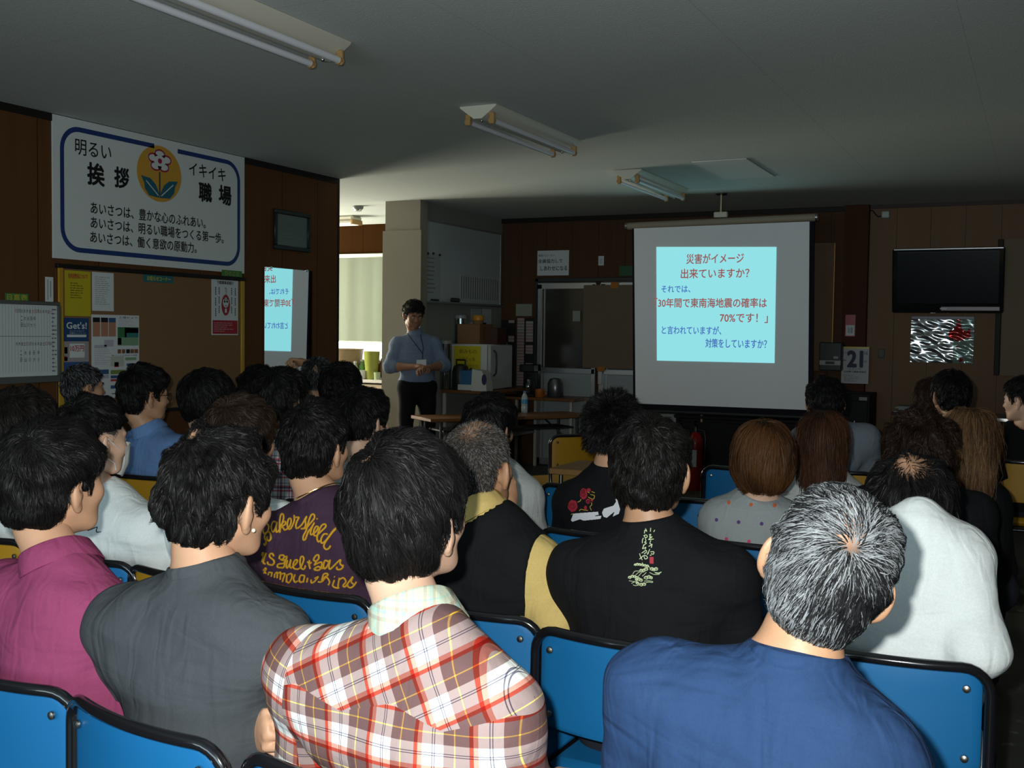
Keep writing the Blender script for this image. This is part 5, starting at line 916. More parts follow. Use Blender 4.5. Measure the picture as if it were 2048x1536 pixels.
# ------------------------------------------------------------------ speaker's long table, laptop table
Lp, Rp = at(862, 838, 2, .70), at(1182, 829, 2, .70); ax = nz((Rp-Lp)*A([1, 1, 0])); ang = math.atan2(ax[1], ax[0]); Ln = np.linalg.norm(Rp-Lp); nrm_ = A([-ax[1], ax[0], 0]); mid = (Lp+Rp)/2+nrm_*.225
lt = thing('long_folding_table', 'long brown folding table in front of the presenter with a water bottle', 'table', (mid[0], mid[1], 0), ang); MB().box((0, 0, .685), (Ln, .45, .03), ch=.005).build('table_top', WOODT, lt); MB().box((0, .0, .58), (Ln-.3, .32, .016), ch=.003).build('under_shelf', mat('black_shelf', (.012, .012, .012), .6), lt)
for sx in (-1, 1):
    for sy in (-.17, .17): MB().tube([(sx*(Ln/2-.12), sy, .67), (sx*(Ln/2-.12), sy*1.1, .0)], .013, 10).build('leg', BLACKP, lt)
    MB().tube([(sx*(Ln/2-.12), -.17, .22), (sx*(Ln/2-.12), .17, .22)], .010, 8).build('cross_bar', BLACKP, lt); MB().tube([(sx*(Ln/2-.12), 0, .45), (sx*(Ln/2-.38), 0, .66)], .009, 8).build('brace', STEEL, lt)
bp = at(1047, 826, 2, .70); wbt = thing('water_bottle', 'clear plastic water bottle with a blue label on the long table', 'bottle', (bp[0], bp[1]+.02, .70)); PET = mat('clear_pet', (.42, .48, .49), .12, .6)
MB().lathe((0, 0, 0), [(.026, 0), (.031, .006), (.032, .06), (.029, .07), (.032, .08), (.032, .13), (.026, .16), (.013, .185), (.0125, .19)], 20).build('bottle_body', PET, wbt); MB().lathe((0, 0, .088), [(.0328, 0), (.0328, .042)], 20).build('bottle_label', mat('label_sky_blue', (.06, .30, .55), .4), wbt); MB().lathe((0, 0, .19), [(.0145, 0), (.0145, .016), (.012, .019)], 14).build('cap', mat('cap_blue', (.10, .20, .35), .4), wbt)
Lq = at(1098, 936, 2, .70); lp = thing('laptop_table', 'small wooden table carrying the black laptop among the audience', 'table', (Lq[0]+.33, Lq[1]+.225, 0)); MB().box((0, 0, .683), (.66, .45, .034), ch=.004).build('table_top', mat('light_table_wood', (.36, .20, .075), .4, .35, var=.2), lp)
for sx in (-.28, .28):
    for sy in (-.17, .17): MB().tube([(sx, sy, 0), (sx, sy, .67)], .013, 10).build('leg', STEEL, lp)
nbk = thing('laptop', 'black laptop open on the small wooden table', 'laptop', (Lq[0]+.40, Lq[1]+.22, .70), .10); MB().box((0, 0, .011), (.33, .23, .022), ch=.005).build('keyboard_base', BLACKP, nbk); MB().box((0, .155, .11), (.33, .012, .22), M=A([[1, 0, 0], [0, math.cos(.4), math.sin(.4)], [0, -math.sin(.4), math.cos(.4)]]), ch=.004).build('screen_lid', BLACKP, nbk)
# ------------------------------------------------------------------ chairs
TUBEB = mat('black_chair_tube', (.008, .008, .010), .16, .6, coat=.4); SCREW = mat('chair_screw', (.35, .33, .30), .35, .5, metal=1.0)
BLUE = mat('blue_chair_vinyl', (.006, .130, .335), .5, .35, bump=.10, bscale=700); YELC = mat('mustard_chair_vinyl', (.42, .22, .010), .5, .35, bump=.10, bscale=700)
def curved_pad(w, zlo, zhi, y0, sag, th, r=.05, lip=.0, n=25, tilt=.0):
    """a cushion panel bowed around the sitter, rounded corners"""
    out = []
    for cx_, cz_, s in ((w/2-r, zhi-r, 0), (-w/2+r, zhi-r, 1), (-w/2+r*.5, zlo+r*.5, 2), (w/2-r*.5, zlo+r*.5, 3)):
        rr = r if s < 2 else r*.5
        out += [(cx_+rr*math.cos(math.pi/2*(s+k/6)), cz_+rr*math.sin(math.pi/2*(s+k/6))) for k in range(7)]
    P2 = []
    for i in range(len(out)):
        a, b = A(out[i]), A(out[(i+1) % len(out)]); m_ = max(1, int(np.linalg.norm(b-a)/.02))
        P2 += [a+(b-a)*k/m_ for k in range(m_)]
    P2 = A(P2); c = A([0, (zlo+zhi)/2]); V = []; k = len(P2); rings = [(1.0, -.3), (1.0, .3), (.965, .5), (.86, .53), (.55, .55), (.2, .55)]; rings = [(.2, -.5), (.55, -.5), (.9, -.5), (.975, -.45)]+rings
    for f, yy in rings:
        q = c+(P2-c)*f; yb = y0-sag*(1-(q[:, 0]/(w/2))**2)+tilt*(q[:, 1]-zlo); V.append(np.stack([q[:, 0], yb+yy*th, q[:, 1]], 1))
    m_ = len(rings); Fc = [(i*k+j, i*k+(j+1) % k, (i+1)*k+(j+1) % k, (i+1)*k+j) for i in range(m_-1) for j in range(k)]; Fc = [q[::-1] for q in Fc]
    Fc += [tuple(range(k)), tuple((m_-1)*k+j for j in range(k))[::-1]]; return np.concatenate(V), Fc
def make_chair(m):
    t = bpy.data.objects.new('padded_chair', None); COL.objects.link(t); W = .43; zt = .800; sag = .035; tl = -.0
    V, Fc = curved_pad(W-.030, .565, zt-.012, -.205, sag, .022, .045); MB().add(V, Fc).build('backrest', m, t)
    yb = lambda x, z: -.213-sag*(1-(x/(W/2))**2)-.0
    r = .055; pth = [(-W/2, .10, 0), (-W/2, -.02, .20), (-W/2, -.10, .36), (-W/2, -.185, .50), (-W/2, -.213, .60), (-W/2, -.213, zt-r-.012)]
    pth = [(-W/2, -.36, .012), (-W/2, -.30, .20), (-W/2, -.235, .42), (-W/2, -.214, .56), (-W/2, -.213, zt-r-.012)]
    arc = [(-W/2+r-r*math.cos(a), zt-.012-r+r*math.sin(a)) for a in np.linspace(.25, math.pi/2, 6)]; top = arc+[(x, zt-.012) for x in np.linspace(-W/2+r+.03, W/2-r-.03, 9)]+[(-x, z) for x, z in arc[::-1]]
    pth = pth+[(x, yb(x, z), z) for x, z in top]+[(-x, y, z) for x, y, z in pth[::-1]]; MB().tube(pth, .0115, 12).build('back_frame', TUBEB, t)
    for sx in (-1, 1):
        for z in (zt-.055, .60): MB().lathe((0, 0, 0), [(.0085, 0), (.0075, .004), (.003, .006)], 12, M=A([[1, 0, 0], [0, 0, -1], [0, 1, 0]])).build('screw', SCREW, t, loc=(sx*(W/2-.045), -.2170-sag*(1-((W/2-.045)/(W/2))**2), z))
    MB().box((0, .04, .445), (.42, .40, .045), ch=.02).build('seat', m, t)
    MB().tube([(-.19, -.20, .410), (-.19, .22, .410), (.19, .22, .410), (.19, -.20, .410)], .011, 10).tube([(-W/2, -.236, .413), (W/2, -.236, .413)], .010, 10).tube([(-.19, -.20, .41), (-.19, -.236, .413)], .010, 8).tube([(.19, -.20, .41), (.19, -.236, .413)], .010, 8).build('seat_frame', TUBEB, t)
    for sx in (-1, 1): MB().tube([(sx*.19, .18, .41), (sx*.20, .24, .30), (sx*.20, .30, .012)], .011, 10).build('leg', TUBEB, t)
    return t
protos = {}
def chair(c, Y, rot, m, label, px=None, side=0, group='padded chairs of the audience'):
    """px with side -1/+1: pixel of the frame's left/right top corner; the rest of the chair follows"""
    key = m.name
    if key not in protos: protos[key] = t = make_chair(m); new = t
    else:
        new = protos[key].copy(); COL.objects.link(new)
        for ch in list(protos[key].children): q = ch.copy(); COL.objects.link(q); q.parent = new
    if px is not None: P_ = at(px[0], px[1], 2, .80); c = P_[0]-side*.20*math.cos(rot); Y = P_[1]-side*.20*math.sin(rot)
    new.location = (c+.21*math.sin(-rot)*-1*-1, Y+.215*math.cos(rot), 0); new.rotation_euler = (0, 0, rot); tag(new, label, 'chair', group); return new
CH = [(0, 0, .0, BLUE, 'blue padded chair of the person in magenta, at the lower left corner', (140, 1372), 1), (0, 0, -.17, BLUE, 'blue padded chair behind the back of the charcoal T-shirt', (152, 1377), -1), (0, 0, -.06, BLUE, 'blue padded chair of the person in the red plaid shirt', (504, 1490), -1),
    (-.30, 1.16, 0, BLUE, 'blue padded chair under the person in the navy T-shirt', None, 0), (0, 0, -.03, YELC, 'mustard padded chair at the left edge of the second row', (50, 1078), 1), (0, 0, -.06, BLUE, 'blue padded chair of the person wearing a face mask', (264, 1122), 1), (0, 0, -.10, YELC, 'mustard padded chair between the magenta and charcoal shirts', (268, 1122), -1),
    (0, 0, -.05, BLUE, 'blue padded chair of the person in the lettered plum T-shirt', (494, 1152), -1), (0, 0, -.03, BLUE, 'blue padded chair behind the black vest and cream sleeve', (1070, 1232), 1), (0, 0, -.05, BLUE, 'blue padded chair behind the black wave T-shirt, seat showing', (1083, 1245), -1), (0, 0, .03, BLUE, 'blue padded chair of the person in the white long-sleeved shirt', (1967, 1325), 1),
    (0, 0, -.02, YELC, 'mustard padded chair behind the light blue polo shirt', (336, 953), 1), (0, 0, -.06, YELC, 'mustard padded chair behind the bushy haircut in pale grey', (338, 955), -1), (-2.92, 3.42, 0, BLUE, 'blue padded chair of the person in the checked shirt', None, 0), (-2.46, 3.42, 0, BLUE, 'blue padded chair of the person with the small back figure', None, 0), (0, 0, -.1, BLUE, 'blue padded chair of the person in pale grey behind the black vest', (1043, 1052), 1),
    (0, 0, -.04, BLUE, 'blue padded chair behind the black rose T-shirt', (1088, 1050), -1), (0, 0, .02, BLUE, 'blue padded chair behind the dotted grey sweater', (1404, 1073), -1), (-.36, 3.50, 0, BLUE, 'blue padded chair of the person with bushy brown curls', None, 0),
    (0, 0, -.04, BLUE, 'empty blue padded chair before the person with spiky hair', (1088, 962), -1), (0, 0, .0, BLUE, 'empty blue padded chair left of the rounded brown bob', (1462, 1000), 1), (-.72, 4.24, .08, BLUE, 'blue padded chair of the person with long straight brown hair', None, 0), (-.40, 4.22, .12, BLUE, 'blue padded chair of the person with long light brown hair', None, 0),
    (-3.70, 4.36, 0, BLUE, 'blue padded chair of the person by the notice board rail', None, 0), (-3.20, 4.34, 0, YELC, 'mustard padded chair of the person with the cream collar', None, 0), (-4.72, 4.03, 0, YELC, 'mustard padded chair of the person under the blue poster', None, 0), (-4.10, 5.36, 0, BLUE, 'blue padded chair of the person raising a fist', None, 0),
    (0, 0, .02, BLUE, 'empty blue padded chair in the second row from the screen', (1412, 928), -1), (0, 0, .05, YELC, 'mustard padded chair behind the slate blue shirt', (1747, 943), 1), (0, 0, .06, YELC, 'mustard padded chair under the person at the right picture edge', (1980, 916), -1),
    (-.47, 6.06, 0, BLUE, 'blue padded chair of the person under the foil poster', None, 0), (-.61, 6.90, 0, BLUE, 'blue padded chair of the person with reddish brown hair', None, 0), (0, 0, .95, YELC, 'empty mustard padded chair behind the laptop table', (1104, 868), -1)]
for c_, y_, r_, m_, lb, px, sd in CH: chair(c_, y_, r_, m_, lb, px, sd)
# ------------------------------------------------------------------ the audience
def g8(c): return sr(*c)
def plaid_fn(t, o, c):
    x, y, z = t.sep(o); per = .083
    def stripes(u):
        fr = t.math('FRACT', t.math('DIVIDE', u, per))
        return t.ramp(fr, [(0, (.92, .92, .90)), (.13, (.22, .22, .30)), (.145, (.92, .92, .90)), (.175, (.22, .22, .30)), (.19, (.92, .92, .90)), (.34, (.37, .275, .275)), (.53, (.95, .70, .22)), (.552, (.37, .275, .275)), (.80, (.48, .075, .05)), (.87, (.82, .36, .29)), (.95, (.92, .92, .90))])
    def cross(u, v): return t.mix(1.0, stripes(u), stripes(v), 'MULTIPLY')
    body = cross(t.math('ADD', x, .02), z)
    ca, sa = math.cos(.50), math.sin(.50)
    u = t.math('ADD', t.math('MULTIPLY', x, ca), t.math('MULTIPLY', z, sa)); w = t.math('SUBTRACT', t.math('MULTIPLY', z, ca), t.math('MULTIPLY', x, sa))
    yoke = cross(u, w)
    ax = t.math('ABSOLUTE', x); edge = t.math('SUBTRACT', .905, t.math('MULTIPLY', t.math('PINGPONG', t.math('ADD', x, .0), .09), .30))
    c = t.mix(t.math('GREATER_THAN', z, edge), body, yoke)
    s = t.math('GREATER_THAN', t.math('ADD', ax, t.math('MULTIPLY', t.math('SUBTRACT', z, .9), .12)), .205)
    ca, sa = math.cos(.25), math.sin(.25)
    u = t.math('ADD', t.math('MULTIPLY', ax, ca), t.math('MULTIPLY', z, sa)); w = t.math('SUBTRACT', t.math('MULTIPLY', z, ca), t.math('MULTIPLY', ax, sa))
    return t.mix(s, c, cross(u, t.math('ADD', w, .03)))
def check_fn(per, cols, base):
    def fn(t, o, c):
        x, y, z = t.sep(o); u = t.math('ADD', x, t.math('MULTIPLY', y, .6))
        st = lambda q: t.ramp(t.math('FRACT', t.math('DIVIDE', q, per)), [(0, base), (.30, cols[0]), (.42, base), (.52, cols[1]), (.64, cols[0]), (.74, base), (.9, cols[1]), (.95, base)])
        return t.mix(1.0, st(u), st(z), 'MULTIPLY')
    return fn
def dots_fn(t, o, c):
    x, y, z = t.sep(o); per = .075; row = t.math('FLOOR', t.math('DIVIDE', z, .058))
    fx = t.math('SUBTRACT', t.math('FRACT', t.math('ADD', t.math('DIVIDE', x, per), t.math('MULTIPLY', row, .5))), .5); fz = t.math('SUBTRACT', t.math('FRACT', t.math('DIVIDE', z, .058)), .5)
    d = t.math('SQRT', t.math('ADD', t.math('POWER', t.math('MULTIPLY', fx, per), 2), t.math('POWER', t.math('MULTIPLY', fz, .058), 2)))
    hue = t.ramp(t.math('FRACT', t.math('MULTIPLY', row, .3334)), [(0, (.55, .14, .06)), (.3, (.55, .07, .16)), (.6, (.10, .06, .20))])
    return t.mix(t.math('LESS_THAN', d, .0060), c, hue)
WHITE = cloth('white_cotton', (.72, .76, .76)); BLACKC = cloth('black_cotton', (.0075, .008, .0095), fold=.4)
GREY_T = cloth('charcoal_jersey', (.058, .066, .074), fold=.42); MAG = cloth('magenta_pique', (.27, .050, .125), fold=.42)
NAVY = cloth('navy_jersey', (.017, .042, .110), fold=.55); PURPLE = cloth('plum_jersey', (.055, .028, .052), fold=.4)
CREAMC = cloth('mustard_cream_cotton', (.60, .44, .16), fold=.4); LBLUE = cloth('light_blue_pique', (.13, .24, .47), fold=.35)
LGREY = cloth('pale_grey_cotton', (.50, .53, .52)); BLUEG = cloth('blue_grey_cotton', (.17, .20, .24)); HEATH = cloth('grey_knit', (.31, .34, .35), fn=dots_fn)
JEANS = mat('blue_denim', (.05, .08, .16), .9, .2, bump=.3, bscale=300)
blackh = dict(var=.55)
def hs(**k): d = dict(k); return d
# -- nearest row
P = {}
P['magenta'] = seated('person in a magenta polo shirt with black hair, beside the left picture edge', (108, 955, 1.62), (4, -2, 3), (95, 1135, 1.53), 2, shr=(226, 1200), shw=.185, py=1.55, res=.0066, skin=0,
    shirt=MAG, collar='polo', sleeve='short', seed=1, trousers=JEANS, fold=1.3, hair=hs(n=14000, width=.0006, L=.05, lift=.2, t=.020, ts=.017, whorl=(.02, -.07, .085)))
P['grey'] = seated('person in a charcoal grey T-shirt with arms crossed and a small earring', (443, 985, 1.60), (6, 5, 6), (388, 1150, 1.51), -3, shl=(212, 1205), shr=(582, 1240, -.02), py=1.54, res=.0066, skin=0,
    el=dict(l=(-.25, .12, .66), r=(522, 1452, 1.74)), slen=.62, wr=dict(l=(510, 1452, 1.55), r=(-.06, .24, .70)), hands=('fist', 'relaxed'), hand_up=(((.72, -.62, .25), (-.5, -.85, .1)), None),
    shirt=GREY_T, collar='crew', sleeve='short', seed=2, fold=1.3, hair=hs(n=15000, width=.0006, L=.042, lift=.28, t=.018, ts=.010, whorl=(-.01, -.075, .085), bald=((-.012, -.078, .112), (.010, .012, .010)), rough=.008))
P['plaid'] = seated('person in a red, white and brown plaid shirt with thick black hair', (817, 1020, 1.52), (4, -7, 4), (818, 1262, 1.40), 0, shl=(580, 1290), shr=(1045, 1385), py=1.5, res=.006, skin=2,
    shirt=cloth('red_plaid_flannel', (.8, .8, .8), fold=.25, fn=plaid_fn), collar='shirt', sleeve='long', seed=3, fold=1.4,
    collar_mat=cloth('pale_green_check', (.7, .7, .7), fn=check_fn(.050, ((.66, .60, .54), (.60, .76, .72)), (.74, .77, .68))),
    hair=hs(n=20000, width=.00055, L=.062, lift=.22, t=.024, ts=.014, whorl=(-.020, -.062, .09), clump=.2, bald=((-.022, -.078, .100), (.006, .010, .012))))
P['navy'] = seated('person in a navy blue T-shirt with grey streaked hair, head tipped sideways', (1662, 1126, 1.53), (-9, -14, 20), (1568, 1345, 1.44), 2, shl=(1262, 1315), shr=(1800, 1480), py=1.52, hs=.95, res=.006, skin=1,
    shirt=NAVY, collar='crew', sleeve='short', seed=4, fold=1.6,
    hair=hs(n=22000, width=.0005, clump=.14, rough=.0035, L=.044, lift=.22, t=.014, ts=.007, whorl=(.008, -.084, .072), grey=.40, greycol=(.22, .235, .25), col=(.012, .012, .013), baldkeep=.40, bald=((-.002, -.062, .098), (.024, .048, .034)), zone=lambda p: .25*np.clip((p[:, 0]*-8), -1, 1)))
# -- second row
P['mask'] = seated('person in a white T-shirt wearing a white face mask, hair shaved at the sides', (188, 872, 2.46), (12, 2, 4), (182, 985, 2.42), 4, shr=(318, 1040), stubble=True, py=2.5, res=.009, skin=2,
    shirt=WHITE, seed=5, hair=hs(n=5000, L=.04, lift=.3, t=.022, ts=.012, poly=[(-.25, .0), (-.07, .0), (-.02, .03), (.03, .035), (.06, .05), (.13, .08), (.13, .25), (-.25, .25)]))
P['glasses'] = seated('person with dark brown hair and glasses in a white T-shirt, behind the charcoal shirt', (485, 872, 2.52), (8, 0, 2), (440, 985, 2.46), 0, py=2.5, hs=.95, res=.010, skin=0,
    shirt=WHITE, seed=6, hair=hs(n=5000, L=.055, t=.022, ts=.017, poly=POLY_FRINGE, col=(.022, .013, .009)))
P['plum'] = seated('person in a plum T-shirt lettered in yellow across the back', (632, 885, 2.48), (2, -3, 3), (632, 1000, 2.40), 0, shl=(513, 1050), shr=(745, 1060), py=2.49, hs=.95, res=.0085, skin=0,
    shirt=PURPLE, seed=7, hair=hs(n=6000, L=.04, lift=.3, t=.020, ts=.012))
P['vest'] = seated('balding person with cropped grey hair in a black vest over cream sleeves, hand at chin', (957, 925, 2.50), (0, -5, 2), (962, 1028, 2.42), -2, shl=(850, 1075), shr=(1108, 1110), py=2.5, res=.0085, skin=1,
    el=dict(r=(1112, 1240, 2.44)), wr=dict(r=(1014, 1028, 2.68)), hands=('relaxed', 'cupped'), hand_up=(None, ((-.10, .05, 1.0), (1, -.6, .3))), shirt=CREAMC, vest=BLACKC, collar='shirt', sleeve='long', seed=8, hair=hs(n=9000, L=.010, lift=.5, t=.004, ts=.003, width=.0006, rough=.001, poly=POLY_SHORT, col=(.030, .026, .023), grey=.35, greycol=(.13, .12, .115), baldkeep=.16, bald=((0, -.01, .110), (.056, .078, .044)), swirl=.1))
P['wave'] = seated('person in a black T-shirt printed with a wave and a column of script', (1303, 930, 2.50), (-6, -2, 1), (1300, 1058, 2.42), -6, shl=(1122, 1110), shr=(1490, 1125), w=1.15, belly=.6, py=2.47, res=.0085, skin=1,
    shirt=BLACKC, seed=9, hair=hs(n=8000, L=.035, lift=.35, t=.020, ts=.014, poly=POLY_FRINGE, wave=.7, col=(.008, .007, .0068), var=.7))
P['white'] = seated('balding person in a white long-sleeved shirt leaning forward', (1820, 1012, 2.66), (-8, -4, 0), (1834, 1042, 2.50), -5, shl=(1690, 1085), shr=(1965, 1085), py=2.55, res=.0085, skin=1,
    el=dict(r=(1955, 1300, 2.46)), shirt=WHITE, collar='shirt', sleeve='long', seed=10, fold=1.3, hair=hs(n=8000, L=.05, lift=.25, t=.016, ts=.016, wave=.8, var=.6, baldkeep=.16, bald=((-.004, -.042, .106), (.044, .050, .036)), whorl=(-.004, -.05, .10)))
P['edge'] = seated('person with black hair in a white T-shirt at the left, above a yellow chair', (46, 855, 2.55), (6, 0, 6), (8, 950, 2.50), 0, shr=(75, 1010), py=2.56, res=.010, skin=0,
    shirt=WHITE, seed=11, hair=hs(n=5000, L=.06, t=.028, ts=.026, poly=POLY_FRINGE, col=(.012, .010, .009)))
# -- third row
P['polo'] = seated('person in a light blue polo shirt with thick black hair, face turned to the screen', (291, 787, 3.76), (22, 4, 0), (290, 862, 3.72), 8, shl=(238, 880), shr=(368, 885), py=3.82, res=.010, skin=1,
    shirt=LBLUE, collar='polo', seed=12, trousers=JEANS, hair=hs(n=4000, L=.05, t=.030, ts=.018, lift=.3))
P['pale'] = seated('person with a bushy black haircut in a pale grey shirt before the notice board', (416, 797, 3.72), (10, 4, 0), (404, 872, 3.70), 4, shl=(336, 900), shr=(470, 900), py=3.78, res=.010, skin=0,
    shirt=LGREY, seed=13, hair=hs(n=4000, L=.06, t=.024, ts=.026, poly=POLY_FRINGE, lift=.15))
P['check'] = seated('person with black hair in a red and white checked shirt', (568, 795, 3.72), (4, 0, 2), (560, 872, 3.68), 0, py=3.66, res=.010, skin=0,
    shirt=cloth('red_check_cotton', (.7, .7, .7), fn=check_fn(.055, ((.55, .16, .20), (.16, .17, .24)), (.66, .68, .68))), collar='shirt', seed=14, hair=hs(n=3000, L=.05, t=.022, ts=.018, lift=.3))
P['figure'] = seated('person with black hair in a grey T-shirt with a small figure on the back', (731, 838, 3.70), (14, 0, 3), (720, 925, 3.66), 4, shl=(655, 955), shr=(795, 960), py=3.64, res=.010, skin=2,
    shirt=LGREY, seed=15, hair=hs(n=4500, L=.05, t=.020, ts=.016, lift=.35, poly=POLY_LOW))
P['chin'] = seated('person with black hair in a pale grey collared shirt behind the cropped grey head', (980, 852, 3.72), (10, 4, 6), (990, 935, 3.66), -2, shr=(1068, 975), py=3.63, res=.009, skin=1,
    shirt=LGREY, collar='shirt', sleeve='rolled', seed=16, hair=hs(n=4000, L=.05, t=.022, ts=.016, lift=.2))
P['rose'] = seated('person with spiky black hair in a black T-shirt printed with red roses', (1226, 860, 3.66), (-12, -2, 2), (1216, 935, 3.60), -4, shl=(1126, 978), shr=(1322, 975), py=3.6, res=.009, skin=0, w=.96,
    shirt=BLACKC, seed=17, hair=hs(n=7000, L=.045, lift=.85, t=.020, ts=.014, var=.7, poly=POLY_LOW, swirl=.1, grav=.1))
P['bob'] = seated('person with a rounded brown bob in a grey sweater dotted pink and orange', (1527, 915, 3.66), (-8, 0, 0), (1505, 997, 3.60), -8, shl=(1418, 1015), shr=(1592, 1020), shw=.16, py=3.63, res=.009, skin=2, w=.9,
    shirt=HEATH, sleeve='long', seed=18, hair=hs(n=7000, L=.10, lift=.05, t=.024, ts=.024, rough=.002, poly=POLY_BOB, parts=[((0, -.025, -.03), (.096, .098, .085), .03)], col=(.030, .013, .006), tip=(.11, .048, .018), whorl=(0, -.02, .115), swirl=.1, grav=.9))
P['curly'] = seated('person with bushy dark brown curls behind the balding head', (1840, 893, 3.78), (-8, 0, 0), (1842, 968, 3.72), -6, shw=.16, py=3.72, hs=.95, res=.010, skin=2, w=.9,
    shirt=BLACKC, sleeve='long', seed=19, hair=hs(n=5000, L=.06, lift=.4, t=.026, ts=.028, rough=.012, poly=POLY_BOB, wave=1.5, col=(.019, .010, .007), var=.8, parts=[((0, -.03, -.04), (.100, .098, .09), .03)]))
# -- fourth row
P['dark'] = seated('person with black hair by the right frame of the notice board', (520, 778, 4.62), (8, -2, 0), (518, 842, 4.58), 4, py=4.58, res=.011, skin=0, shirt=LGREY, seed=20, hair=hs(n=2500, L=.05, t=.022, ts=.018))
P['cream'] = seated('person with black hair and a cream collar in front of the kitchen counter', (684, 775, 4.62), (10, 2, 4), (676, 838, 4.56), 4, py=4.55, res=.011, skin=0, shirt=cloth('cream_cotton', (.62, .60, .48)), collar='shirt', seed=21, hair=hs(n=2500, L=.05, t=.024, ts=.018))
P['grizzle'] = seated('person with grizzled short hair below the blue poster', (168, 772, 4.30), (22, 0, 0), (168, 832, 4.28), 8, py=4.24, res=.011, skin=1, shirt=BLUEG, collar='polo', seed=22, hair=hs(n=3000, L=.03, t=.014, ts=.012, grey=.35, greycol=(.16, .17, .18)))
P['longhair'] = seated('person with long straight brown hair over a pale grey shirt', (1646, 882, 4.48), (-6, 0, 0), (1638, 925, 4.44), -8, shl=(1560, 978), shr=(1722, 978), shw=.155, py=4.46, res=.010, skin=2, w=.88, shirt=LGREY, sleeve='long', seed=23,
    hair=hs(n=6000, L=.16, lift=.03, t=.020, ts=.016, rough=.003, poly=POLY_LONG, col=(.030, .013, .008), tip=(.085, .036, .018), parts=[((0, -.055, -.10), (.082, .055, .13), .05), ((0, -.075, -.20), (.080, .034, .12), .05)], whorl=(0, .0, .12), swirl=.05, grav=1.3, wave=.15))
P['blonde'] = seated('person with long light brown hair and a dark top at the right', (1940, 878, 4.50), (-10, 0, 0), (1945, 950, 4.46), -8, shl=(1870, 985), shr=(2005, 985), shw=.155, py=4.46, res=.010, skin=2, w=.88, shirt=BLACKC, sleeve='long', seed=24,
    hair=hs(n=6000, L=.18, lift=.03, t=.018, ts=.012, rough=.004, poly=POLY_LONG, col=(.060, .030, .016), tip=(.20, .115, .055), parts=[((0, -.055, -.10), (.074, .050, .13), .05), ((-.005, -.080, -.20), (.062, .032, .13), .05)], whorl=(0, .0, .12), swirl=.05, grav=1.3, wave=.25))
# -- front rows
P['slate'] = seated('person with black hair in a slate blue shirt before the black cabinet', (1651, 802, 5.66), (-10, 4, 0), (1662, 848, 5.62), -12, shl=(1590, 866), shr=(1748, 862), py=5.78, res=.011, skin=1, shirt=BLUEG, sleeve='short', seed=25, hair=hs(n=2500, L=.045, t=.018, ts=.016))
P['fist'] = seated('person with short grizzled hair raising a fist in front of the mirror', (636, 752, 5.62), (6, 4, 8), (640, 806, 5.58), 2, py=5.58, res=.010, skin=1, shirt=BLUEG, collar='polo', seed=26, el=dict(l=(668, 792, 5.75)), wr=dict(l=(612, 726, 5.66)), hands=('fist', 'relaxed'),
    hand_up=(((-.35, -.35, .12), (0, .3, 1)), None), hair=hs(n=2500, L=.022, t=.009, ts=.008, lift=.5, grey=.35, greycol=(.14, .15, .16)))
P['ear'] = seated('person with short black hair below the foil poster, left ear showing', (1900, 787, 6.32), (-28, 4, 0), (1903, 845, 6.28), 5, py=6.28, res=.011, skin=1, shirt=BLACKC, collar='polo', seed=27, hair=hs(n=2500, L=.045, t=.022, ts=.018))
P['reddish'] = seated('person with reddish brown hair partly hidden by the black haired head', (1860, 797, 7.15), (-8, 2, 0), (1860, 850, 7.11), -5, py=7.14, res=.012, skin=1, shirt=BLACKC, seed=28, hair=hs(n=2000, L=.06, t=.018, ts=.018, poly=POLY_BOB, col=(.03, .014, .010)))
P['rim'] = seated('person in a black top with an orange neck cord at the right picture edge', (2046, 797, 6.74), (-66, 6, 0), (2052, 850, 6.76), -30, res=.010, skin=2, shirt=BLACKC, sleeve='long', seed=29, hair=hs(n=2500, L=.045, t=.018, ts=.014))
# ------------------------------------------------------------------ the presenter, standing
az = 138; Rl = rotm(az); nkw = at(833, 672, 1, 8.68); hdw = at(826, 627, 1, 8.62); root = A([nkw[0]+.01, nkw[1], 0]); loc = lambda P_: Rl.T@(P_-root)
J = dict(nk=loc(nkw)+A([0, -.03, 0]), hd=loc(hdw)+A([0, .03, 0]), pel=A([0, -.01, .955]), lum=A([0, .0, 1.13]), stand=True)
J['shl'] = J['nk']+A([-.168, -.005, -.088]); J['shr'] = J['nk']+A([.168, 0, -.088])
J['ell'] = A([-.25, .03, 1.145]); J['elr'] = A([.255, -.01, 1.125]); J['wl'] = A([-.045, .265, 1.125]); J['wr'] = A([.045, .235, 1.135])
for k, s in (('l', -1), ('r', 1)): J['hp'+k] = A([s*.09, 0, .93]); J['kn'+k] = A([s*.105, .02, .50]); J['an'+k] = A([s*.12, -.02, .085])
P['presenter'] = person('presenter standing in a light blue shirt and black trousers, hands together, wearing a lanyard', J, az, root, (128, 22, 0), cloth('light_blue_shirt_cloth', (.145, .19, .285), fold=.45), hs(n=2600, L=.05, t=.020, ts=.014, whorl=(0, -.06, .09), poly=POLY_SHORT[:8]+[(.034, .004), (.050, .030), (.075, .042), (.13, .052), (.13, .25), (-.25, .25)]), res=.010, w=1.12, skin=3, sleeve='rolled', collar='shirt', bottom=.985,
    trousers=mat('black_trouser_cloth', (.006, .006, .007), .85, .15), hands=('cupped', 'cupped'), hand_up=(((.75, .55, -.05), (0, -.3, 1)), ((-.6, .6, .0), (0, -.2, 1))), seed=30)
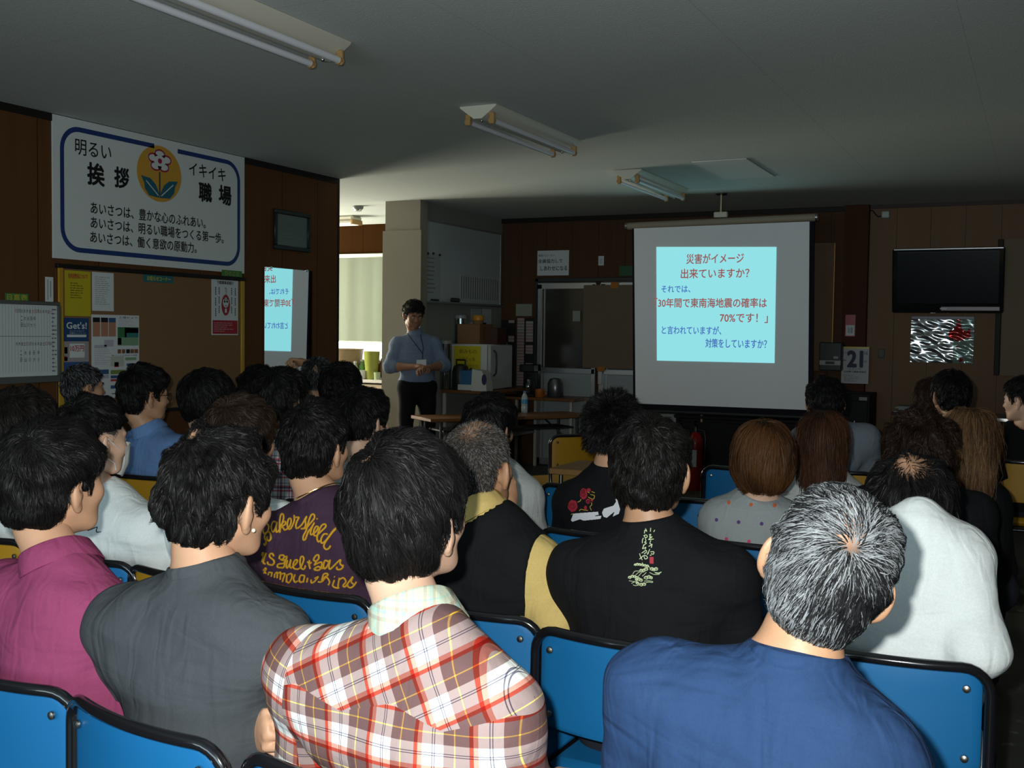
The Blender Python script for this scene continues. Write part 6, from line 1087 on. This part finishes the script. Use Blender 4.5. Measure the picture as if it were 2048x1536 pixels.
# ------------------------------------------------------------------ prints, jewellery, glasses
def cast(pd, pts, off=.0025, key='shirt'):
    """pixels onto a person's garment, found along the line of sight; own-frame points"""
    k = 'bvh_'+key
    if k not in pd:
        o = pd['body'] if key == 'body' else [c for c in pd['body'].children if c.name.split('.')[0] == key][0]; me = o.data
        pd[k] = BVHTree.FromPolygons([v.co[:] for v in me.vertices], [p.vertices[:] for p in me.polygons])
    o = pd['R'].T@(EYEP-pd['root']); out = []
    for x, y in pts:
        d = pd['R'].T@ray(x, y); h = pd[k].ray_cast(Vector(o), Vector(d))
        if h[0] is None: out.append(None); continue
        n = A(h[1]); n = n if n@d < 0 else -n; out.append(A(h[0])+n*off)
    return out
def crom(p, m=6):
    p = A(p, float); q = np.concatenate([[2*p[0]-p[1]], p, [2*p[-1]-p[-2]]]); out = []
    for i in range(1, len(q)-2):
        for t in np.arange(m)/m: out.append(.5*((2*q[i])+(-q[i-1]+q[i+1])*t+(2*q[i-1]-5*q[i]+4*q[i+1]-q[i+2])*t*t+(-q[i-1]+3*q[i]-3*q[i+1]+q[i+2])*t**3))
    return np.array(out+[p[-1]])
def px_strokes(mb, pd, strokes, T, r, mi=0, m=5, off=.0015, n=6):
    for s in strokes:
        c = crom(s, m) if len(s) > 2 else A(s, float); q = [p_ for p_ in cast(pd, [T(*p_) for p_ in c], off) if p_ is not None]
        if len(q) > 1:
            keep = [q[0]]
            for p_ in q[1:]:
                if np.linalg.norm(p_-keep[-1]) > .0006: keep.append(p_)
            if len(keep) > 1: mb.tube(keep, r, n, mi)
def px_fill(mb, pd, poly, T, mi=0, step=.7, off=.0025):
    Q = A([T(*p_) for p_ in poly]); lo, hi = Q.min(0), Q.max(0); xs = np.arange(lo[0], hi[0]+step, step); ys = np.arange(lo[1], hi[1]+step, step)
    G = np.stack(np.meshgrid(xs, ys, indexing='ij'), -1); ins = polysd(G, Q) < step*.3; pts = cast(pd, G.reshape(-1, 2), off); idx = {}; V = []; Fc = []
    def vid(i, j):
        k = i*len(ys)+j
        if pts[k] is None: return None
        if k not in idx: idx[k] = len(V); V.append(pts[k])
        return idx[k]
    for i in range(len(xs)-1):
        for j in range(len(ys)-1):
            if ins[i, j] and ins[i+1, j] and ins[i, j+1] and ins[i+1, j+1]:
                q = [vid(i, j), vid(i, j+1), vid(i+1, j+1), vid(i+1, j)]
                if None not in q: Fc.append(q)
    if Fc: mb.add(V, Fc, mi)
GOLD = mat('gold_thread', (.66, .35, .022), .55, .3, bump=.4, bscale=900)
T1 = lambda x, y: (510+x*.10742, 1020+y*.10742)
word1 = [[(200, 445), (165, 420), (165, 340), (210, 262), (258, 285), (266, 345), (238, 410), (198, 445), (190, 520), (215, 575), (200, 655), (172, 630)], [(200, 455), (255, 405), (292, 440), (300, 535), (262, 575), (232, 540), (240, 488)], [(405, 230), (350, 222), (315, 300), (325, 390), (358, 400), (400, 300), (415, 228), (400, 330), (405, 410), (440, 400)], [(440, 400), (485, 320), (535, 180), (535, 95), (500, 82), (475, 150), (465, 270), (468, 425), (482, 320), (530, 230), (572, 222), (570, 270), (512, 312), (540, 345), (560, 372), (600, 360)],
    [(600, 360), (655, 300), (682, 220), (670, 160), (630, 180), (610, 270), (625, 350), (670, 350), (712, 280)], [(712, 280), (742, 190), (737, 105), (755, 140), (822, 140), (790, 210), (768, 290), (780, 342), (820, 330)], [(820, 330), (890, 260), (950, 150), (970, 125), (945, 190), (950, 280), (922, 340), (868, 350)], [(868, 350), (960, 335), (1045, 240), (1112, 150), (1100, 85), (1050, 100), (1000, 230), (960, 380), (910, 480), (905, 550), (940, 550), (972, 470), (1000, 400)],
    [(1000, 400), (1055, 330), (1112, 238), (1065, 330), (1040, 420), (1052, 462), (1090, 440)], [(1158, 165), (1170, 172)], [(1080, 455), (1150, 392), (1182, 322), (1140, 310), (1100, 390), (1105, 470), (1150, 482)], [(1150, 482), (1235, 400), (1322, 312), (1302, 265), (1240, 300), (1180, 430), (1160, 530), (1185, 592), (1222, 570)], [(1362, 452), (1290, 450), (1240, 530), (1240, 610), (1290, 600), (1360, 522), (1440, 412), (1505, 340), (1400, 480), (1302, 620), (1290, 690), (1330, 732), (1382, 712), (1412, 660)], [(1420, 440), (1510, 350)]]
word2 = [[(140, 850), (150, 800), (166, 820), (140, 960)], [(215, 800), (172, 920), (165, 985), (200, 1000)], [(358, 862), (330, 812), (290, 820), (280, 870), (350, 930), (362, 990), (310, 1022), (250, 1002), (242, 958)], [(335, 1018), (345, 1022)], [(460, 910), (470, 850), (530, 840), (560, 870), (606, 865)], [(560, 870), (520, 920), (480, 915), (530, 935), (572, 930), (540, 990), (470, 1000), (430, 1020), (430, 1062), (500, 1072), (545, 1060), (572, 960), (602, 880)], [(612, 930), (590, 1040), (610, 1077), (652, 1000), (677, 920), (655, 1040), (680, 1077), (712, 1050)], [(712, 1050), (770, 1000), (797, 940), (760, 930), (720, 1000), (730, 1082), (800, 1102)],
    [(800, 1102), (862, 1060), (912, 930), (900, 868), (860, 880), (845, 980), (870, 1080), (920, 1097), (947, 1030)], [(1020, 930), (1010, 1000), (1032, 1095)], [(980, 965), (1030, 992), (1057, 968)], [(1142, 960), (1192, 900), (1182, 835), (1130, 860), (1098, 930), (1142, 962), (1110, 1022), (1150, 1000), (1242, 970), (1240, 1060), (1190, 1117), (1108, 1102), (1180, 1052), (1250, 1082), (1292, 1060)], [(1382, 962), (1310, 940), (1280, 1030), (1300, 1092), (1350, 1042), (1402, 930), (1380, 1050), (1400, 1097), (1452, 1060)], [(1452, 1060), (1550, 960), (1597, 928), (1590, 1000), (1642, 1052), (1590, 1102), (1530, 1097), (1530, 1050)], [(1630, 1050), (1652, 1018)]]
word3 = [[(165, 1120), (200, 1080), (212, 1100), (175, 1170)], [(190, 1152), (217, 1180)], [(322, 1165), (270, 1160), (253, 1202)], [(327, 1160), (310, 1232)], [(370, 1252), (380, 1190), (422, 1160), (420, 1262)], [(425, 1190), (482, 1160), (475, 1292)], [(480, 1202), (562, 1180), (530, 1292), (520, 1332)], [(602, 1200), (590, 1342)], [(602, 1210), (682, 1185), (692, 1260), (640, 1352), (600, 1330)], [(752, 1200), (725, 1280), (752, 1342), (802, 1320)], [(932, 1220), (860, 1215), (830, 1290), (850, 1342), (902, 1330)], [(932, 1220), (905, 1342)], [(987, 1260), (970, 1342)], [(1050, 1290), (1055, 1352), (1110, 1330), (1182, 1243), (1120, 1270)],
    [(1180, 1335), (1240, 1332), (1300, 1250), (1362, 1210), (1340, 1180), (1280, 1200), (1250, 1332), (1330, 1250), (1392, 1330), (1370, 1392)], [(1482, 1300), (1450, 1402), (1500, 1442), (1562, 1450)], [(1480, 1238), (1492, 1244)], [(1572, 1260), (1550, 1402), (1560, 1452)], [(1572, 1290), (1650, 1260), (1692, 1330), (1640, 1402), (1680, 1422), (1750, 1330)], [(1750, 1330), (1822, 1240), (1790, 1330), (1842, 1392), (1780, 1442), (1730, 1420), (1730, 1388)], [(1842, 1402), (1887, 1330)]]
mb = MB(); px_strokes(mb, P['plum'], word1+word2, T1, .0027); px_strokes(mb, P['plum'], word3, T1, .0026); mb.build('back_lettering', GOLD, P['plum']['body'])
# wave print
T2 = lambda x, y: (1230+x*.0911, 1040+y*.0911); GRN = mat('print_pale_green_ink', (.52, .60, .36), .7); SEAL = mat('print_seal_red', (.36, .022, .04), .7)
mb = MB(); px_strokes(mb, P['wave'], [[(660, 150), (680, 210), (705, 260), (660, 230), (650, 300)], [(630, 350), (690, 330), (712, 370), (670, 392), (650, 350)], [(630, 395), (608, 440), (605, 512)], [(670, 410), (682, 470), (650, 490), (692, 512), (620, 560)], [(640, 560), (608, 632), (682, 600), (660, 650)], [(588, 732), (680, 668), (692, 710), (640, 742)], [(545, 738), (560, 800), (602, 882)], [(540, 862), (640, 780), (700, 800), (712, 840), (660, 857), (640, 800)],
    [(785, 180), (778, 262)], [(872, 225), (848, 265)], [(748, 330), (792, 318), (760, 380), (822, 370), (738, 432), (852, 420)], [(790, 450), (770, 520), (822, 540), (738, 582)], [(812, 550), (800, 612)], [(766, 640), (740, 700), (708, 762), (742, 720)], [(780, 700), (852, 700), (842, 752), (790, 740)], [(768, 776), (802, 776)]], T2, .0011, 0)
def spiral(cx, cy, r): a = np.linspace(0, 3.6*math.pi, 26); return [(cx+r*(1-.75*k/26)*math.cos(t+2.6), cy+r*.9*(1-.75*k/26)*math.sin(t+2.6)) for k, t in enumerate(a)]
px_strokes(mb, P['wave'], [spiral(*q) for q in [(450, 985, 28), (497, 977, 34), (548, 982, 32), (605, 990, 34), (662, 1002, 32), (715, 1015, 34), (690, 1080, 46), (640, 1105, 38), (580, 1110, 38), (815, 1080, 46), (905, 1080, 46), (855, 1095, 40), (330, 1262, 38), (388, 1237, 38), (440, 1247, 38), (490, 1267, 38), (530, 1300, 42), (575, 1322, 42), (690, 1270, 50), (750, 1252, 46), (795, 1270, 40), (478, 1312, 32), (645, 1412, 44), (580, 1422, 46), (500, 1390, 36)]]
    +[[(395, 1185), (440, 1125), (535, 1120)], [(460, 1205), (520, 1150), (560, 1140)], [(520, 1232), (590, 1150), (640, 1140)], [(600, 1232), (650, 1190), (690, 1150)], [(760, 1150), (850, 1192), (972, 1192), (965, 1170)], [(870, 1150), (960, 1160), (1022, 1138)], [(890, 1165), (960, 1175), (1015, 1150)], [(310, 1332), (420, 1352), (505, 1372)], [(365, 1392), (430, 1360), (500, 1350)], [(400, 1422), (450, 1440), (520, 1430)], [(640, 1342), (740, 1332), (832, 1352), (820, 1370)], [(680, 1372), (750, 1362), (820, 1372)], [(600, 935), (605, 960), (600, 985)], [(740, 1010), (770, 1060)]], T2, .00075, 0, m=3)
px_fill(mb, P['wave'], [(760, 815), (850, 815), (848, 962), (762, 962)], T2, 1, .5); mb.build('back_print', [GRN, SEAL], P['wave']['body'])
# rose print
T3 = lambda x, y: (1120+x*.06836, 960+y*.06836); RR = mat('print_rose_red', (.36, .016, .035), .7); WP_ = mat('print_white', (.74, .76, .82), .7); GP = mat('print_gold', (.50, .36, .05), .6); mb = MB()
def blob(cx, cy, rx, ry, n=22): return [(cx+rx*math.cos(t)*(1+.06*math.sin(5*t)), cy+ry*math.sin(t)*(1+.06*math.cos(7*t))) for t in np.arange(n)*2*math.pi/n]
for q in [(385, 760, 140, 175), (700, 410, 110, 165), (830, 625, 65, 80), (755, 815, 45, 65), (850, 300, 60, 60), (945, 590, 42, 50)]: px_fill(mb, P['rose'], blob(*q), T3, 0, .6)
px_strokes(mb, P['rose'], [spiral(385, 770, 105), spiral(690, 430, 85), spiral(840, 640, 45), spiral(700, 330, 55)], T3, .0010, 3, m=2, off=.0035)
px_fill(mb, P['rose'], [(400, 980), (1120, 930), (1142, 1020), (1000, 1060), (1222, 1050), (1190, 1142), (700, 1190), (600, 1150), (380, 1222), (330, 1180)], T3, 1, .6); px_fill(mb, P['rose'], [(1230, 960), (1282, 842), (1430, 790), (1560, 750), (1640, 640), (1610, 520), (1660, 470), (1692, 620), (1762, 860), (1722, 990), (1540, 1077), (1592, 930), (1370, 1112), (1272, 1080)], T3, 1, .6)
px_strokes(mb, P['rose'], [[(620, 560), (590, 620), (520, 650)], [(930, 660), (932, 730), (884, 790), (926, 892)], [(332, 1012), (382, 980)], [(570, 902), (622, 860), (722, 882), (822, 890)], [(930, 340), (1022, 382)], [(830, 500), (902, 542), (982, 560), (1012, 460), (900, 430)], [(810, 350), (872, 382)]], T3, .0015, 2); mb.build('back_print', [RR, WP_, GP, mat('print_rose_dark', (.10, .004, .010), .7)], P['rose']['body'])
mb = MB(); T4 = lambda x, y: (330+x/3.589, 690+y/3.589); px_strokes(mb, P['figure'], [[(1314, 898), (1318, 904)], [(1304, 925), (1306, 945)], [(1328, 915), (1326, 935), (1316, 955)], [(1302, 968), (1290, 982)], [(1320, 966), (1328, 990)], [(1316, 940), (1318, 955)]], T4, .0016, 0); mb.build('back_print', BLACKC, P['figure']['body'])
mb = MB(); T5 = lambda x, y: (x/4.096, 700+y/4.096); px_strokes(mb, P['mask'], [[(720, 1480), (760, 1465), (798, 1450), (790, 1480), (800, 1492), (830, 1488)]], T5, .0012, 0); mb.build('back_print', BLACKC, P['mask']['body'])
# small things worn, in head coordinates
def on_head(pd, name, mb, m, smooth=True):
    H = pd['H']; o_ = MB(); 
    for v_ in mb.v: pass
    V = np.concatenate(mb.v)@H[:3, :3].T+H[:3, 3]; o_.add(V, mb.f); o_.mi = mb.mi; return o_.build(name, m, pd['body'], smooth=smooth)
def glasses(pd, m):
    mb = MB()
    for s in (-1, 1):
        mb.tube([(s*.033+.0235*math.cos(t), .108+.0-.006*abs(math.cos(t)), -.010+.0175*math.sin(t)) for t in np.arange(20)*2*math.pi/20], .0016, 6, closed=True); mb.tube([(s*.056, .104, -.004), (s*.074, .085, -.002), (s*.081, .02, -.004), (s*.084, -.012, -.016)], .0017, 6)
    mb.tube([(-.011, .112, -.006), (0, .115, -.003), (.011, .112, -.006)], .0016, 6); return on_head(pd, 'glasses', mb, m)
glasses(P['glasses'], mat('dark_glasses_frame', (.012, .010, .010), .3, .5)); glasses(P['polo'], MATS['dark_glasses_frame'])
mb = MB(); n = 15; V = []; 
for dy in (0, .0025):
    for j in range(9):
        v_ = j/8; z = -.030-.088*v_; rr = .112+.004*math.sin(v_*math.pi)-.020*max(0, v_-.6)*2
        for i in range(n): u = (i/(n-1)*2-1)*1.12*(1-.18*v_); V.append((.072*math.sin(u)*(1-.12*v_), .022+(rr-.022+.012*math.exp(-(u/.35)**2)*(1-v_))*math.cos(u)**.8+dy, z-.010*math.cos(u)*v_+.006*math.cos(u)*(1-v_)))
k_ = 9*n; Fc = [(j*n+i, j*n+i+1, (j+1)*n+i+1, (j+1)*n+i) for j in range(8) for i in range(n-1)]; mb.add(V, [q[::-1] for q in Fc]+[tuple(k_+a for a in q) for q in Fc]); mk = on_head(P['mask'], 'face_mask', mb, cloth('mask_white', (.72, .74, .74), fold=.3)); mb = MB()
for s in (-1, 1): mb.tube([(s*.066, .055, -.034), (s*.080, .025, -.020), (s*.090, -.006, .004), (s*.092, -.022, -.020), (s*.088, -.012, -.050), (s*.076, .030, -.075), (s*.062, .045, -.100)], .0016, 6)
o_ = on_head(P['mask'], 'ear_loop', mb, MATS['mask_white'])
mb = MB(); mb.ell((.092, .004, -.054), (.0042, .0042, .0042), 10); on_head(P['grey'], 'earring', mb, mat('pearl', (.75, .68, .55), .15, .6))
pd = P['plum']; n = 48; mb = MB(); mb.tube([pd['cl']+pd['cax']*(.016-.02*(.5+.5*math.sin(t))**2)+pd['cx']*.0605*math.cos(t)+pd['cy']*(.063*math.sin(t)+.012*(.5+.5*math.sin(t))) for t in np.arange(n)*2*math.pi/n], .0016, 6, closed=True); mb.build('necklace', mat('gold_chain', (.75, .5, .2), .25, .5, metal=1.0), pd['body'])
pd = P['rim']; mb = MB(); mb.tube([pd['cl']+pd['cax']*(.012-.03*(.5+.5*math.sin(t))**2)+pd['cx']*.066*math.cos(t)+pd['cy']*(.068*math.sin(t)+.016*(.5+.5*math.sin(t))) for t in np.arange(n)*2*math.pi/n], .0030, 6, closed=True); mb.build('neck_cord', mat('orange_cord', (.50, .12, .03), .6), pd['body'])
pd = P['presenter']; mb = MB()
for path in ([(808, 655), (812, 664), (826, 682), (838, 698), (845, 708)], [(841, 660), (842, 676), (846, 694), (845, 708)], [(845, 708), (845, 718)]):
    q = [p_ for p_ in cast(pd, crom(path, 5), .004) if p_ is not None]
    if len(q) > 1: mb.tube(q, .0035, 6)
mb.build('lanyard', mat('lanyard_navy', (.008, .010, .02), .6), pd['body'])
q = cast(pd, [(833, 720), (833, 732), (852, 732), (852, 719)], .006)
if all(p_ is not None for p_ in q): mb = MB(); nn = nz(np.cross(q[1]-q[0], q[3]-q[0])); nn = nn if nn[1] > 0 else -nn; mb.sheet([q[0], q[1], q[2], q[3]], .003, nn); mb.build('name_badge', PAPER, pd['body'], smooth=False)
